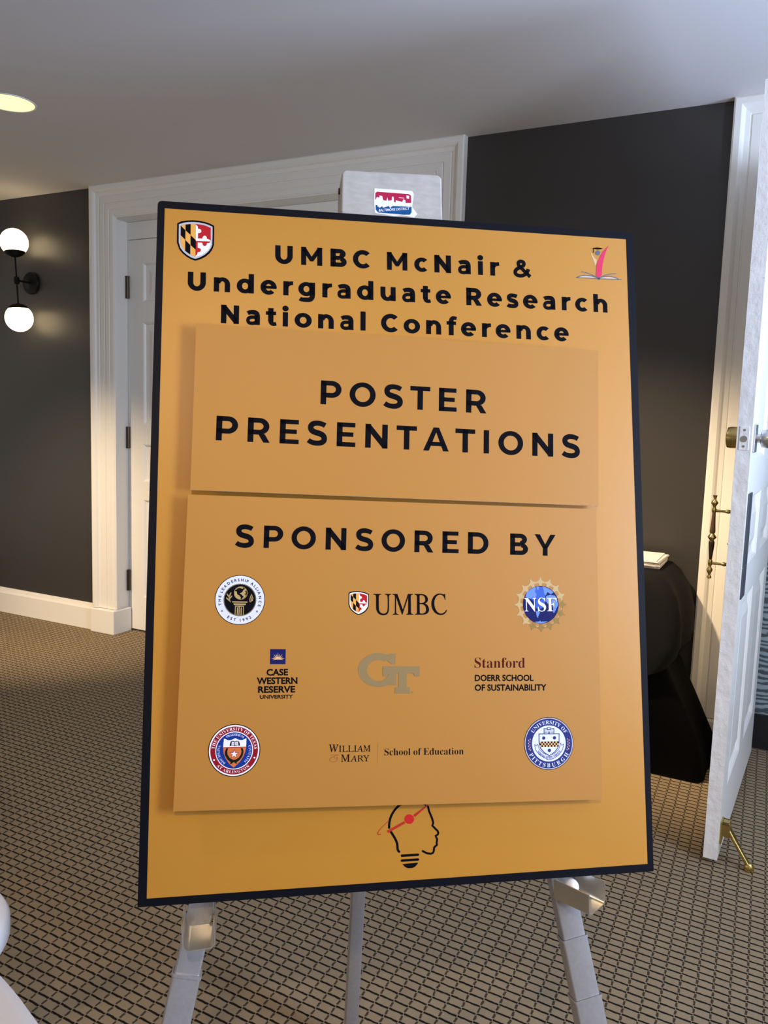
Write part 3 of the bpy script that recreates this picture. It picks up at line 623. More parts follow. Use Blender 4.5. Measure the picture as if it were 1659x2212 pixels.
# outlines of the small type used on the board (font key, advance, contours)
GLYPH_TEXT = """
s&625:495,339 476,302 450,262 422,229 326,339 398,399 438,458 451,521 430,596 372,649 287,669 195,649 134,595 112,512 123,455 151,401 189,354 105,296 49,229 28,153 52,71 114,13 200,-9 265,0 336,32 416,93 494,0 620,0 482,160 529,220 567,281 593,339;356,161 308,119 260,91 210,81 169,91 139,117 126,153 140,201 180,244 245,289;208,521 218,554 244,577 282,586 322,577 350,552 360,516 353,482 327,446 271,405 242,438 218,478
s1500:300,682 202,682 202,0 300,0
s2500:466,93 205,93 328,249 396,369 417,478 390,589 318,664 209,691 155,684 102,662 48,626 48,503 101,558 153,587 202,595 262,578 304,534 319,467 314,416 298,371 271,321 200,216 116,107 34,7 34,0 466,0
s9500:187,-9 329,115 426,274 461,442 433,570 356,658 244,691 134,661 62,586 36,489 62,388 131,317 229,290 266,294 302,303 335,319 298,231 228,144 127,63;134,490 149,546 188,584 246,598 304,581 344,536 360,475 360,459 359,441 355,420 318,399 282,387 250,383 191,398 150,436
sA667:362,686 293,686 0,0 100,0 186,201 476,201 567,0 667,0;326,536 436,289 224,289
sB563:75,0 309,0 446,29 520,97 543,182 523,265 467,326 379,360 379,362 438,397 472,445 483,508 461,591 393,656 273,682 75,682;173,594 263,594 334,581 371,546 382,499 366,438 318,402 238,390 173,390;173,302 291,302 376,288 426,251 442,196 430,145 385,105 296,88 173,88
sC708:656,635 570,667 493,685 422,691 229,644 97,517 48,331 87,179 207,47 416,-9 513,-1 593,20 663,51 663,158 584,116 504,90 425,81 281,114 184,205 149,340 185,474 281,567 421,601 498,593 575,570 656,530
sD750:76,0 342,0 536,50 660,175 704,341 666,501 547,629 341,682 76,682;174,594 325,594 482,559 573,467 603,341 582,238 499,135 330,88 174,88
sE500:462,682 75,682 75,0 471,0 471,88 173,88 173,300 452,300 452,388 173,388 173,594 462,594
sF469:440,682 76,682 76,0 174,0 174,317 440,317 440,405 174,405 174,594 440,594
sH729:653,682 555,682 555,385 173,385 173,682 75,682 75,0 173,0 173,297 555,297 555,0 653,0
sI250:174,682 76,682 76,0 174,0
sL490:172,682 74,682 74,0 480,0 480,88 172,88
sM781:709,682 618,682 391,402 165,682 73,682 73,0 171,0 171,531 173,531 383,267 399,267 609,531 611,531 611,0 709,0
sN781:706,682 614,682 614,154 152,682 74,682 74,0 166,0 166,525 622,0 706,0
sO823:45,341 90,168 216,41 409,-9 607,41 734,168 778,341 733,516 606,642 411,691 218,642 91,516;146,341 181,475 275,567 411,601 548,567 642,475 677,341 642,207 548,115 411,81 275,115 181,207
sP510:70,682 70,0 168,0 168,295 270,295 400,321 475,389 500,486 477,585 405,655 283,682;168,594 283,594 353,578 389,539 399,490 384,432 343,396 279,383 168,383
sR604:77,682 77,0 175,0 175,296 216,296 265,287 321,243 397,140 487,0 604,0 565,53 537,94 511,135 462,213 414,276 359,324 421,363 460,419 473,491 446,593 368,659 249,682;175,598 238,598 315,586 358,550 372,495 361,441 320,400 238,384 175,384
sS458:399,643 350,670 299,686 247,691 138,668 66,606 40,509 116,368 259,275 335,165 323,126 287,93 224,79 159,90 98,124 44,178 44,54 102,19 165,-2 235,-9 333,15 401,80 426,176 350,333 207,422 131,522 145,564 183,593 239,603 288,597 342,575 399,532
sT604:587,682 17,682 17,594 253,594 253,0 351,0 351,594 587,594
sU708:648,682 550,682 550,285 547,226 534,176 507,136 468,108 415,88 347,81 291,87 242,107 200,139 176,172 163,215 159,279 159,682 61,682 61,258 103,106 207,19 345,-9 514,26 615,122 648,268
sV604:604,682 507,682 303,203 98,682 0,682 295,-6 315,-6
sW1042:1041,682 944,682 758,212 568,682 475,682 286,212 98,682 0,682 276,-6 295,-6 521,552 745,-6 764,-6
sY604:301,447 118,682 0,682 253,361 253,0 351,0 351,360 604,682 486,682
b1559:97,0 97,53 179,53 195,55 207,59 217,67 224,79 228,96 229,118 229,619 205,590 182,565 161,544 140,528 120,518 100,515 85,517 71,524 59,535 50,550 44,568 42,589 63,595 85,603 110,613 136,626 165,644 196,666 266,718 378,718 378,118 379,99 382,83 388,70 397,61 411,55 429,53 510,53 510,0
b7559:165,0 431,605 168,605 138,599 119,582 110,554 104,504 44,504 49,714 526,714 526,665 250,0
b8559:273,-10 221,-7 175,2 136,16 103,35 76,58 56,86 42,116 33,148 30,182 34,223 48,258 71,288 100,314 136,338 177,361 140,385 109,412 85,440 67,471 57,505 53,542 55,573 63,602 75,631 93,656 117,679 148,698 186,712 232,721 285,724 350,719 403,702 445,675 474,639 492,597 498,549 494,512 482,480 462,454 434,431 402,409 363,387 417,358 460,328 491,297 512,264 525,228 529,189 522,131 499,82 462,43 411,13 348,-4;302,421 324,436 342,453 356,472 365,494 370,520 372,551 371,570 367,588 362,606 353,622 343,637 331,649 316,658 299,664 279,666 254,662 233,652 216,634 204,611 196,584 194,554 197,522 206,495 222,474 243,455 270,438;278,47 310,51 337,63 360,82 376,108 387,138 390,172 386,203 375,230 356,254 328,275 291,298 244,321 223,305 204,286 188,265 175,240 168,211 165,178 168,142 179,110 196,84 219,63 246,51
bA650:-13,0 -13,27 5,29 21,35 35,45 48,60 60,82 73,111 307,694 334,693 572,129 587,96 600,70 612,51 625,38 641,30 660,27 660,0 341,0 341,27 386,32 413,45 422,68 420,80 415,98 406,121 376,197 154,197 117,105 115,100 114,94 113,88 112,81 111,76 111,72 119,47 143,32 184,27 190,27 190,0;169,239 360,239 263,475
bB659:24,0 24,26 54,29 77,37 93,48 103,65 109,90 111,122 111,549 110,575 107,597 103,614 96,627 87,637 76,645 62,649 44,652 23,653 23,678 328,678 474,661 561,609 590,522 572,450 518,399 427,368 536,332 601,275 623,196 615,139 592,90 553,52 499,23 433,6 354,0;271,375 280,375 328,378 365,389 392,406 410,431 420,467 424,514 421,555 414,589 401,614 382,632 356,642 322,646 302,645 288,640 280,633 275,621 272,604 271,582;330,36 369,40 400,52 422,73 436,103 445,142 448,191 444,241 432,280 413,309 384,328 344,340 294,344 271,344 271,97 272,77 277,61 284,50 294,42 310,38
bC697:382,-16 318,-11 259,4 205,30 157,64 116,106 83,156 59,212 44,273 39,340 44,406 59,467 84,523 117,572 158,613 207,648 261,673 321,688 386,693 434,689 488,676 547,655 557,651 567,649 577,648 599,653 614,668 624,693 650,693 650,459 625,459 599,517 568,566 531,606 489,636 443,654 395,660 294,624 234,516 214,337 236,169 303,69 414,35 454,39 494,49 533,67 571,91 606,121 638,158 666,132 589,50 494,0
bD738:30,0 30,26 58,29 79,35 94,44 103,59 108,81 110,111 110,557 108,592 101,618 91,635 74,645 51,651 22,653 22,678 330,678 440,668 532,639 604,590 655,523 687,439 697,339 657,151 538,38 340,0;331,36 391,44 439,70 476,112 501,171 517,247 522,341 501,510 438,611 332,645 310,643 293,639 282,631 276,618 272,599 271,573 271,107 272,82 276,63 282,51 293,42 309,38
bE658:21,0 21,25 53,27 77,33 93,44 104,60 110,84 112,116 112,549 110,587 103,615 93,634 76,644 53,651 24,653 24,678 594,678 594,476 571,476 559,532 537,575 507,605 465,625 411,637 345,641 326,641 310,639 298,638 288,634 282,628 277,621 274,610 273,596 272,578 272,366 288,366 329,370 361,381 386,401 405,428 419,466 429,514 453,514 453,176 428,176 423,213 416,244 407,270 394,290 378,306 359,318 335,325 308,330 276,331 272,331 272,100 274,78 278,62 286,52 299,46 318,42 343,41 389,43 430,48 467,58 498,71 527,89 552,112 574,139 594,173 612,213 640,213 599,0
bF602:23,0 23,26 54,30 77,38 93,50 103,67 109,92 111,125 111,558 109,590 102,614 92,630 75,641 52,648 21,653 21,678 586,678 586,476 562,476 554,514 543,547 529,574 511,596 489,613 462,626 428,635 389,640 342,642 324,642 309,641 298,640 288,637 281,633 277,627 273,619 272,607 271,593 271,368 283,368 323,372 356,383 381,403 400,430 414,468 423,516 450,516 450,176 424,176 415,229 401,270 382,299 357,318 323,329 281,333 271,333 271,120 272,98 275,79 280,64 287,51 298,42 312,35 330,30 354,27 382,26 382,0
bG756:399,-15 330,-10 267,5 211,29 161,62 119,104 86,153 61,209 46,272 41,341 46,408 61,469 86,524 119,573 160,614 208,648 261,673 320,688 383,693 436,689 492,677 550,656 560,652 569,650 577,649 588,650 597,654 604,660 611,668 617,679 624,693 651,693 651,458 625,458 609,497 591,532 569,564 545,592 518,615 490,635 460,649 430,657 398,660 297,624 237,517 217,339 223,243 240,163 268,101 306,55 354,28 410,19 444,21 470,29 489,41 500,57 508,79 510,106 510,190 508,218 501,239 490,254 472,263 446,269 410,271 410,295 745,295 745,271 716,269 694,263 680,254 671,240 666,219 664,191 664,43 576,11 488,-9
bH779:23,0 23,26 54,29 77,36 93,47 103,64 109,88 111,120 111,564 109,593 103,615 93,631 77,642 54,649 24,653 24,678 360,678 360,653 337,651 319,647 304,643 293,637 284,629 278,618 274,604 272,586 271,564 271,373 509,373 509,564 508,586 506,604 502,618 497,629 488,637 477,643 462,647 443,651 420,653 420,678 755,678 755,653 724,649 701,642 686,632 677,616 671,594 669,564 669,120 671,90 677,66 687,49 702,37 725,29 755,26 755,0 420,0 420,26 450,29 474,36 490,46 501,62 507,86 509,120 509,329 271,329 271,120 273,88 279,64 289,47 305,36 329,29 360,26 360,0
bI388:20,0 20,26 50,31 74,38 91,48 103,63 110,84 112,112 112,576 110,603 104,623 94,637 78,645 53,650 20,653 20,678 364,678 364,653 332,650 308,645 292,637 281,623 274,603 272,576 272,115 273,96 275,79 279,66 285,55 294,46 307,39 322,34 342,29 366,26 366,0
bL635:23,0 23,26 54,29 77,36 93,47 103,64 109,88 111,120 111,564 109,594 103,617 93,633 77,643 54,650 24,653 24,678 372,678 372,653 347,652 327,650 310,646 297,640 287,631 280,620 275,605 272,587 271,564 271,123 272,102 273,84 276,70 281,59 288,52 298,47 310,43 327,42 348,41 393,43 434,49 469,59 499,74 527,93 551,119 572,149 591,187 609,230 636,230 598,0
bM944:21,0 21,26 51,29 75,36 92,47 103,63 110,87 112,118 112,569 111,589 109,606 105,619 99,629 90,637 79,644 64,648 45,651 22,653 22,678 275,678 472,212 669,678 919,678 919,653 890,649 868,641 853,630 842,614 836,592 834,563 834,127 835,101 837,80 841,64 847,51 855,41 866,35 880,30 897,27 918,26 918,0 589,0 589,26 611,29 629,32 644,37 655,44 664,53 670,66 674,81 676,101 677,124 677,594 429,0 402,0 157,579 157,119 159,85 166,60 178,44 196,34 220,28 252,26 252,0
bN735:600,-16 159,521 159,117 161,86 167,62 177,46 192,36 216,29 248,26 248,0 27,0 27,26 49,27 66,30 81,35 92,41 100,50 106,62 110,76 112,95 113,117 113,578 84,613 64,636 54,645 47,648 38,651 27,653 27,678 233,678 582,251 582,562 581,584 579,602 575,617 569,628 560,636 549,643 534,647 516,651 493,653 493,678 714,678 714,653 683,650 660,643 645,633 636,616 630,593 628,561 628,-16
bO782:388,-16 340,-13 294,-4 251,11 211,31 174,56 141,86 111,120 87,158 67,199 53,243 44,290 41,339 44,388 53,434 67,479 87,520 111,557 141,592 175,621 212,647 254,667 298,682 345,691 395,694 443,691 489,682 532,668 572,648 609,623 642,594 671,560 696,522 716,481 730,436 739,389 742,339 739,290 730,243 716,199 695,158 671,120 641,86 607,56 570,31 529,11 484,-4 437,-13;394,18 489,54 546,161 565,339 560,436 544,516 518,579 482,624 438,651 387,660 292,624 235,517 216,339 221,243 237,163 264,100 300,54 343,27
bP622:23,0 23,26 54,29 77,36 93,47 103,64 109,88 111,120 111,564 109,593 103,615 93,631 77,642 54,649 24,653 24,678 318,678 395,675 456,668 500,655 532,638 558,617 580,592 596,563 606,530 609,494 602,441 581,396 546,358 497,329 435,312 360,306 271,306 271,120 273,88 279,64 289,47 305,36 329,29 360,26 360,0;271,342 300,342 345,346 379,357 405,376 421,404 432,442 435,490 432,537 424,576 410,605 388,626 359,638 322,642 304,641 291,637 282,631 276,622 272,609 271,593
bR704:23,0 23,26 54,29 77,36 93,47 103,64 109,88 111,120 111,564 109,593 103,615 93,631 77,642 54,649 24,653 24,678 323,678 415,673 489,658 547,634 588,599 613,554 621,498 604,425 553,370 469,333 643,75 654,60 664,47 674,38 684,31 697,27 712,26 715,26 715,0 504,0 300,316 271,316 271,120 273,88 279,64 289,47 305,36 329,29 360,26 360,0;271,348 303,348 350,352 388,364 417,385 436,414 448,452 452,500 439,579 400,626 334,642 311,641 293,636 282,629 276,617 272,599 271,574
bS581:64,-16 64,235 93,235 112,169 136,115 166,74 202,45 244,28 293,22 328,26 358,36 383,54 401,76 411,103 415,133 406,174 379,209 335,238 242,284 189,313 147,344 115,376 92,411 79,450 74,494 77,533 86,568 100,600 120,627 143,650 172,669 203,683 238,691 275,694 296,693 318,691 342,687 366,682 393,675 420,667 434,664 438,663 442,662 446,662 461,666 471,676 477,694 505,694 505,475 480,475 469,511 455,543 437,573 417,599 394,621 370,639 343,652 317,659 289,662 257,659 230,650 208,635 191,615 181,592 178,566 181,541 190,520 204,501 224,484 250,467 281,451 377,406 415,387 447,367 473,347 493,326 509,303 521,280 529,255 533,228 535,198 532,157 521,120 505,86 481,56 453,32 418,12 378,-3 334,-12 286,-15 269,-15 253,-13 236,-12 219,-9 203,-4 187,1 171,6 158,11 147,14 137,16 131,18 126,18 116,17 109,15 103,11 99,4 95,-5 91,-16
bT630:137,0 137,26 169,28 194,35 212,46 223,63 230,88 232,120 232,645 222,645 173,640 131,625 97,601 71,567 53,524 43,473 16,473 16,678 611,678 611,472 586,472 558,568 496,626 400,645 392,645 392,120 394,87 401,62 412,45 429,34 454,28 488,26 488,0
bU733:369,-19 286,-12 219,8 170,43 136,91 116,154 109,231 109,564 107,593 101,615 91,631 75,642 52,649 22,653 22,678 358,678 358,653 335,651 316,647 302,643 290,637 281,629 275,618 272,604 270,586 269,564 269,208 273,154 284,110 303,77 329,52 365,38 409,33 506,56 565,124 584,237 584,563 582,592 576,615 565,631 548,641 523,649 489,653 489,678 706,678 706,653 679,648 658,639 645,628 636,612 631,590 629,563 629,270 622,176 601,102 566,48 515,11 450,-12
bV637:316,-19 66,567 55,590 44,609 34,626 20,639 2,648 -21,653 -21,678 314,678 314,653 286,652 264,649 248,644 236,636 229,624 227,610 228,598 233,582 240,563 385,213 518,562 524,579 527,595 528,609 526,624 519,635 509,643 493,648 472,651 445,653 445,678 658,678 658,653 639,651 622,646 608,637 595,622 582,600 569,570 342,-19
bX701:17,0 17,26 59,34 98,58 134,99 288,310 116,575 100,598 85,618 71,633 56,644 41,651 24,653 21,653 21,678 363,678 363,653 341,653 309,649 289,637 283,618 285,607 291,594 300,578 394,431 479,556 493,580 502,600 505,616 497,636 474,648 436,653 436,678 682,678 682,653 677,653 649,650 623,643 600,630 577,611 554,586 531,556 418,394 615,85 627,67 639,53 650,41 661,33 673,28 687,26 691,26 691,0 355,0 355,26 362,26 401,30 424,42 432,61 429,76 422,95 409,118 312,272 205,120 194,102 187,84 185,67 193,44 218,31 259,26 259,0
bY634:151,0 151,26 182,29 205,36 221,47 231,64 237,88 239,120 239,266 69,576 52,605 36,626 21,639 14,643 8,646 1,648 -6,650 -13,651 -20,652 -20,678 308,678 308,652 291,652 274,651 260,648 248,644 239,637 234,629 232,620 233,610 237,597 244,583 370,336 496,545 509,569 516,589 519,607 511,632 486,647 444,652 439,652 439,678 654,678 654,652 637,648 622,642 609,632 596,619 583,603 570,583 399,303 399,120 401,88 407,64 417,47 433,36 457,29 488,26 488,0
ba512:379,-15 337,-8 310,15 298,52 250,16 198,-6 142,-13 110,-10 82,0 60,17 43,39 33,65 30,94 37,135 59,172 95,203 146,230 213,257 296,283 296,359 294,385 288,405 278,421 264,431 244,438 220,440 184,436 162,426 155,408 157,402 161,394 169,382 177,369 181,356 183,344 181,327 174,313 164,301 149,291 133,286 115,284 96,286 80,292 67,303 57,316 51,333 49,352 52,375 60,395 73,415 92,432 114,446 141,458 171,467 205,472 241,474 305,470 356,457 392,435 416,404 431,363 436,313 436,93 436,78 437,66 439,59 442,55 447,52 453,51 460,52 468,56 477,62 490,41 456,10 419,-9;225,50 235,51 246,55 259,61 272,70 284,81 296,94 296,252 229,225 189,183 176,125 181,83 198,58
bc437:232,-15 195,-12 161,-1 129,16 100,39 76,68 56,101 41,139 32,179 29,223 32,270 43,313 60,353 82,388 110,417 143,442 179,460 218,471 260,475 305,472 342,461 373,444 395,421 409,395 413,365 411,348 406,333 397,321 384,311 369,306 352,304 319,312 299,335 292,373 292,378 292,384 293,389 294,394 294,399 294,404 289,425 275,438 252,442 205,424 176,370 167,279 171,212 183,157 204,114 232,82 265,63 304,57 339,63 372,79 404,107 424,90 369,32 305,-3
bd551:208,-15 175,-12 144,-1 116,16 90,38 69,66 52,99 39,136 32,176 29,219 32,268 40,313 54,354 72,389 94,419 121,443 151,460 183,471 217,474 261,468 299,449 332,417 332,597 330,616 325,630 316,641 303,648 285,652 262,654 262,678 475,678 475,112 476,90 479,73 484,61 492,52 506,45 526,41 526,16 469,13 404,2 332,-15 332,58 300,17 258,-7;255,42 270,44 285,51 301,62 314,76 325,93 332,113 332,360 327,376 319,390 307,402 292,411 276,416 259,418 231,413 209,397 194,372 183,335 177,287 175,228 177,171 183,123 193,87 208,62 229,47
bf318:22,0 22,24 38,26 50,29 59,33 65,38 70,44 74,52 76,63 78,82 78,109 78,412 24,412 24,462 78,462 78,526 83,575 99,616 126,649 162,673 206,687 259,692 298,689 331,679 357,664 376,643 388,620 392,595 390,575 384,559 375,546 363,537 349,531 334,529 317,531 303,535 291,544 282,554 277,567 275,582 276,596 280,610 287,626 288,628 290,631 292,635 293,639 294,642 294,644 291,653 282,658 268,660 250,658 237,651 229,640 224,625 221,605 220,581 220,462 303,462 303,412 220,412 220,97 222,70 227,51 235,38 249,30 269,26 297,24 297,0
bh567:27,0 27,24 44,26 58,31 67,38 73,49 77,64 78,83 78,594 77,613 74,628 68,639 59,647 46,652 28,655 28,678 220,678 220,397 261,440 308,465 362,474 434,456 478,403 492,315 492,83 493,64 496,49 502,39 511,31 524,26 541,24 541,0 301,0 301,24 308,24 331,31 345,50 350,83 350,323 349,348 346,368 341,384 333,395 320,402 302,404 272,398 245,380 220,350 220,83 221,64 224,49 230,39 238,31 251,26 268,24 268,0
bi295:150,539 130,541 112,549 97,561 85,576 77,594 75,614 77,634 85,652 97,668 112,680 130,688 150,690 170,688 188,680 204,668 215,652 223,634 225,614 223,594 215,576 203,561 187,549 170,541;27,0 27,24 45,26 58,31 68,38 73,48 77,63 78,83 78,375 77,397 74,413 70,424 61,431 48,435 30,437 31,462 221,462 221,83 222,64 225,50 230,39 238,32 251,27 268,24 268,0
bl297:27,0 27,24 45,26 58,31 68,38 73,48 77,63 78,83 78,592 77,612 74,628 70,639 62,647 49,652 30,654 30,678 221,678 221,83 222,64 225,50 230,39 238,32 251,27 268,24 268,0
bn567:27,0 27,24 44,26 58,31 67,38 73,49 77,64 78,83 78,377 77,396 74,411 68,423 59,431 46,436 28,438 28,462 220,462 220,398 260,440 308,466 362,474 434,456 478,403 492,315 492,83 493,64 496,49 502,39 511,31 524,26 541,24 541,0 301,0 301,24 308,24 331,31 345,50 350,83 350,323 349,348 346,368 341,384 333,395 320,402 302,404 272,398 245,380 220,350 220,83 221,64 224,49 230,39 238,31 251,26 268,24 268,0
bo501:251,-15 209,-11 170,-1 135,17 103,41 77,70 56,105 40,143 31,185 28,229 31,275 40,317 56,356 77,390 103,419 135,443 170,460 208,471 250,474 292,471 330,460 365,443 396,420 422,391 444,357 459,318 469,276 472,229 469,183 459,141 444,102 422,68 396,39 366,16 331,-1 293,-12;251,17 276,22 296,35 311,58 316,74 321,95 324,121 325,152 327,188 327,229 325,307 319,365 309,403 295,426 275,440 251,445 225,440 205,426 191,403 182,365 176,307 174,230 174,189 176,153 178,122 181,95 186,74 191,58 206,35 226,22
br428:27,0 27,24 45,26 58,31 68,38 73,48 77,63 78,83 78,375 77,397 74,414 69,425 61,431 48,435 30,437 31,462 217,462 217,375 235,405 256,429 279,449 302,463 325,471 347,474 373,472 394,464 410,453 422,437 429,418 431,396 429,378 423,362 414,349 401,339 386,333 369,331 353,332 340,337 331,344 323,352 315,362 308,372 301,380 292,385 281,387 267,384 254,375 241,360 230,339 224,315 222,286 222,83 224,63 228,48 237,38 249,31 269,26 294,24 294,0
bt340:184,-14 148,-11 119,-1 98,16 84,39 75,69 72,106 72,415 30,415 30,446 68,483 102,517 131,550 156,579 176,606 192,631 215,631 215,462 309,462 309,415 215,415 215,122 216,103 218,88 223,76 229,67 238,62 250,60 272,66 291,83 307,111 331,98 294,36 245,-2
bu558:195,-15 153,-11 121,3 97,26 81,57 71,96 68,144 68,369 67,390 64,407 59,421 50,430 36,436 17,438 17,462 211,462 211,110 213,94 217,80 225,69 235,60 248,55 263,53 292,58 318,73 340,98 340,369 339,392 335,409 329,422 319,430 303,436 282,438 282,462 482,462 482,104 483,84 487,68 493,58 503,51 517,46 536,44 536,19 478,15 412,4 340,-15 340,60 322,38 301,20 277,5 251,-6 224,-13
iU731:298,-15 235,-9 181,7 137,35 103,72 84,116 77,168 79,195 85,229 95,270 177,577 182,597 185,613 186,625 184,641 178,653 167,662 151,667 129,671 101,673 106,692 398,692 394,673 384,673 355,670 331,662 313,649 299,629 286,602 275,568 201,287 188,234 180,193 177,163 181,125 194,94 215,68 244,49 279,38 321,34 358,36 392,44 423,56 450,73 474,93 494,118 512,153 531,203 551,270 620,528 628,561 633,590 635,613 633,634 627,649 618,660 603,667 582,671 555,673 559,692 792,692 789,673 775,673 741,668 715,652 696,626 692,617 687,605 682,590 677,573 671,553 665,531 589,243 571,184 550,134 527,92 500,58 469,30 434,10 394,-4 349,-12
iM878:-54,0 -48,20 -27,21 -10,23 5,27 17,33 28,42 37,53 45,68 52,86 59,108 190,573 195,593 198,610 199,624 197,639 191,651 181,660 167,666 147,670 123,672 129,692 316,692 388,161 739,692 929,692 923,672 915,672 889,670 867,664 851,654 838,638 826,614 816,584 692,119 685,89 683,81 682,73 682,67 684,52 690,40 700,32 714,26 734,22 758,20 753,0 479,0 484,17 504,19 521,22 535,27 547,34 558,44 567,58 575,75 583,97 591,123 715,584 326,0 312,0 234,585 114,153 106,120 101,93 99,71 101,54 107,41 117,32 131,25 150,21 175,19 170,0
iB653:-50,0 -45,20 -40,20 -11,22 11,29 29,40 42,56 53,79 63,108 187,573 192,593 195,610 196,625 194,640 188,652 179,660 164,666 145,670 121,672 126,692 381,692 509,675 585,626 611,543 592,470 536,414 442,374 508,339 547,286 560,216 556,174 543,136 522,102 493,72 458,47 416,27 367,12 314,3 255,0;287,385 354,390 408,404 451,428 482,461 500,501 506,549 492,610 450,646 379,658 360,658 344,656 333,655 324,651 317,647 312,641 308,633 303,623 299,611 295,597 288,574 280,544 270,504 257,457 243,401 244,395 247,391 253,388 261,386 272,385;228,31 294,37 348,54 392,83 423,122 442,170 448,226 444,266 430,298 409,323 378,339 338,350 289,353 270,353 255,352 243,351 234,347 227,341 223,331 163,108 159,86 157,78 156,72 156,66 158,53 164,44 173,38 187,34 205,32
iC701:325,-15 270,-11 219,0 174,19 134,45 100,77 73,117 54,161 42,211 38,266 41,315 52,363 69,411 91,457 119,501 152,543 188,581 227,616 270,645 338,679 407,700 478,707 519,704 564,695 613,681 623,678 633,676 641,675 654,678 665,686 675,700 695,700 654,495 633,495 634,500 634,506 634,511 634,526 629,570 617,606 596,636 568,657 532,670 488,674 447,670 406,659 367,641 328,616 293,586 260,551 230,510 205,466 184,418 168,367 159,314 156,260 162,193 180,136 209,90 248,55 296,35 352,28 438,42 519,84 594,153 613,136 571,89 527,51 482,22 433,1 381,-11
iW882:123,-15 147,587 146,616 140,638 130,654 113,665 90,671 60,674 63,692 341,692 336,674 328,674 300,672 278,665 264,654 254,636 248,610 245,576 228,172 478,528 481,589 480,616 475,638 465,654 450,664 430,671 405,673 398,673 402,692 667,692 661,673 641,672 624,669 611,665 600,658 592,647 586,634 582,615 579,592 577,563 561,179 811,554 832,590 845,619 849,642 841,658 817,668 777,673 784,692 993,692 989,673 986,673 967,670 948,661 930,647 910,626 890,600 867,568 475,-15 456,-15 476,462 142,-15
iI365:-46,0 -40,20 -36,20 -16,21 1,23 15,27 26,33 36,42 45,53 53,68 60,86 67,108 192,573 197,594 200,611 201,624 199,639 193,651 183,660 169,666 149,670 125,672 131,692 410,692 405,672 397,672 371,670 349,664 333,654 320,638 308,614 298,584 173,119 168,98 165,81 164,67 166,52 172,40 182,32 196,26 215,22 239,20 234,0
iL668:-36,0 -31,20 -27,20 2,22 24,28 42,38 55,54 67,77 77,108 201,573 204,584 207,594 209,603 210,611 211,618 211,624 209,639 203,651 193,660 179,666 159,670 135,672 140,692 415,692 408,673 381,671 359,665 342,655 328,639 316,615 306,585 186,137 182,120 178,106 176,95 174,86 172,80 172,76 174,61 179,50 188,43 201,39 220,36 245,35 316,35 365,37 407,41 443,49 474,60 502,76 527,97 549,124 572,157 594,196 613,196 548,0
iA690:-126,0 -122,19 -79,26 -38,48 0,83 30,118 84,181 160,271 530,707 550,707 525,86 527,64 533,48 545,36 561,27 584,22 612,19 609,0 329,0 333,19 341,19 370,21 391,28 406,39 416,56 422,82 425,116 429,235 198,235 188,234 180,230 172,223 97,134 69,98 53,71 47,53 49,41 54,32 64,26 77,22 95,20 117,19 112,0;213,272 431,272 443,546
iR671:-50,0 -45,20 -40,20 -11,22 11,29 29,40 42,56 53,79 63,108 187,573 192,593 195,610 196,625 194,640 188,652 179,660 164,666 145,670 121,672 126,692 419,692 483,688 536,674 577,653 606,623 624,586 630,542 608,458 542,394 431,350 523,127 538,94 553,67 568,46 583,32 602,23 624,20 628,20 622,0 467,0 329,340 307,340 291,340 276,340 262,341 249,342 238,343 227,344 170,132 163,104 159,83 158,68 160,51 166,38 176,30 189,24 208,20 230,19 241,19 235,0;301,372 365,377 418,392 461,418 491,451 510,493 516,541 500,607 453,646 374,659 358,659 345,657 334,655 325,650 317,644 311,636 305,625 299,611 294,593 235,376 245,375 256,374 267,374 278,373 289,372
iY613:71,0 78,18 103,20 124,23 142,27 155,33 166,41 175,51 182,64 188,79 194,98 248,299 157,545 145,576 133,602 121,623 108,639 95,652 80,661 62,667 43,671 20,672 25,692 325,692 318,672 292,670 272,667 257,662 246,655 240,644 238,630 238,623 239,616 241,609 243,601 245,593 248,585 334,350 495,533 516,557 532,577 545,595 554,611 560,624 562,636 560,647 553,656 542,663 535,665 526,667 516,669 506,670 493,671 480,672 485,692 723,692 717,670 699,667 679,659 659,645 637,626 612,601 584,570 350,305 294,98 290,79 288,72 287,66 287,60 289,44 297,33 309,26 327,22 352,19 384,18 378,0
"""

# ------------------------------------------------------------------ easel and poster share the leaning board frame
# local axes: X = along the board, Y = into the board (away from the viewer), Z = up the board
PM = Matrix((
    (0.804702625, -0.580007634, -0.126668189, -0.52400672),
    (0.593677976, 0.786035151, 0.172322961, 1.11035794),
    (-0.000382984, -0.213868853, 0.976862307, 1.06620927),
    (0, 0, 0, 1)))
FLOOR_V = lambda y: (-1.06620927 + 0.213868853 * y) / 0.976862307      # local Z of the carpet at local depth y

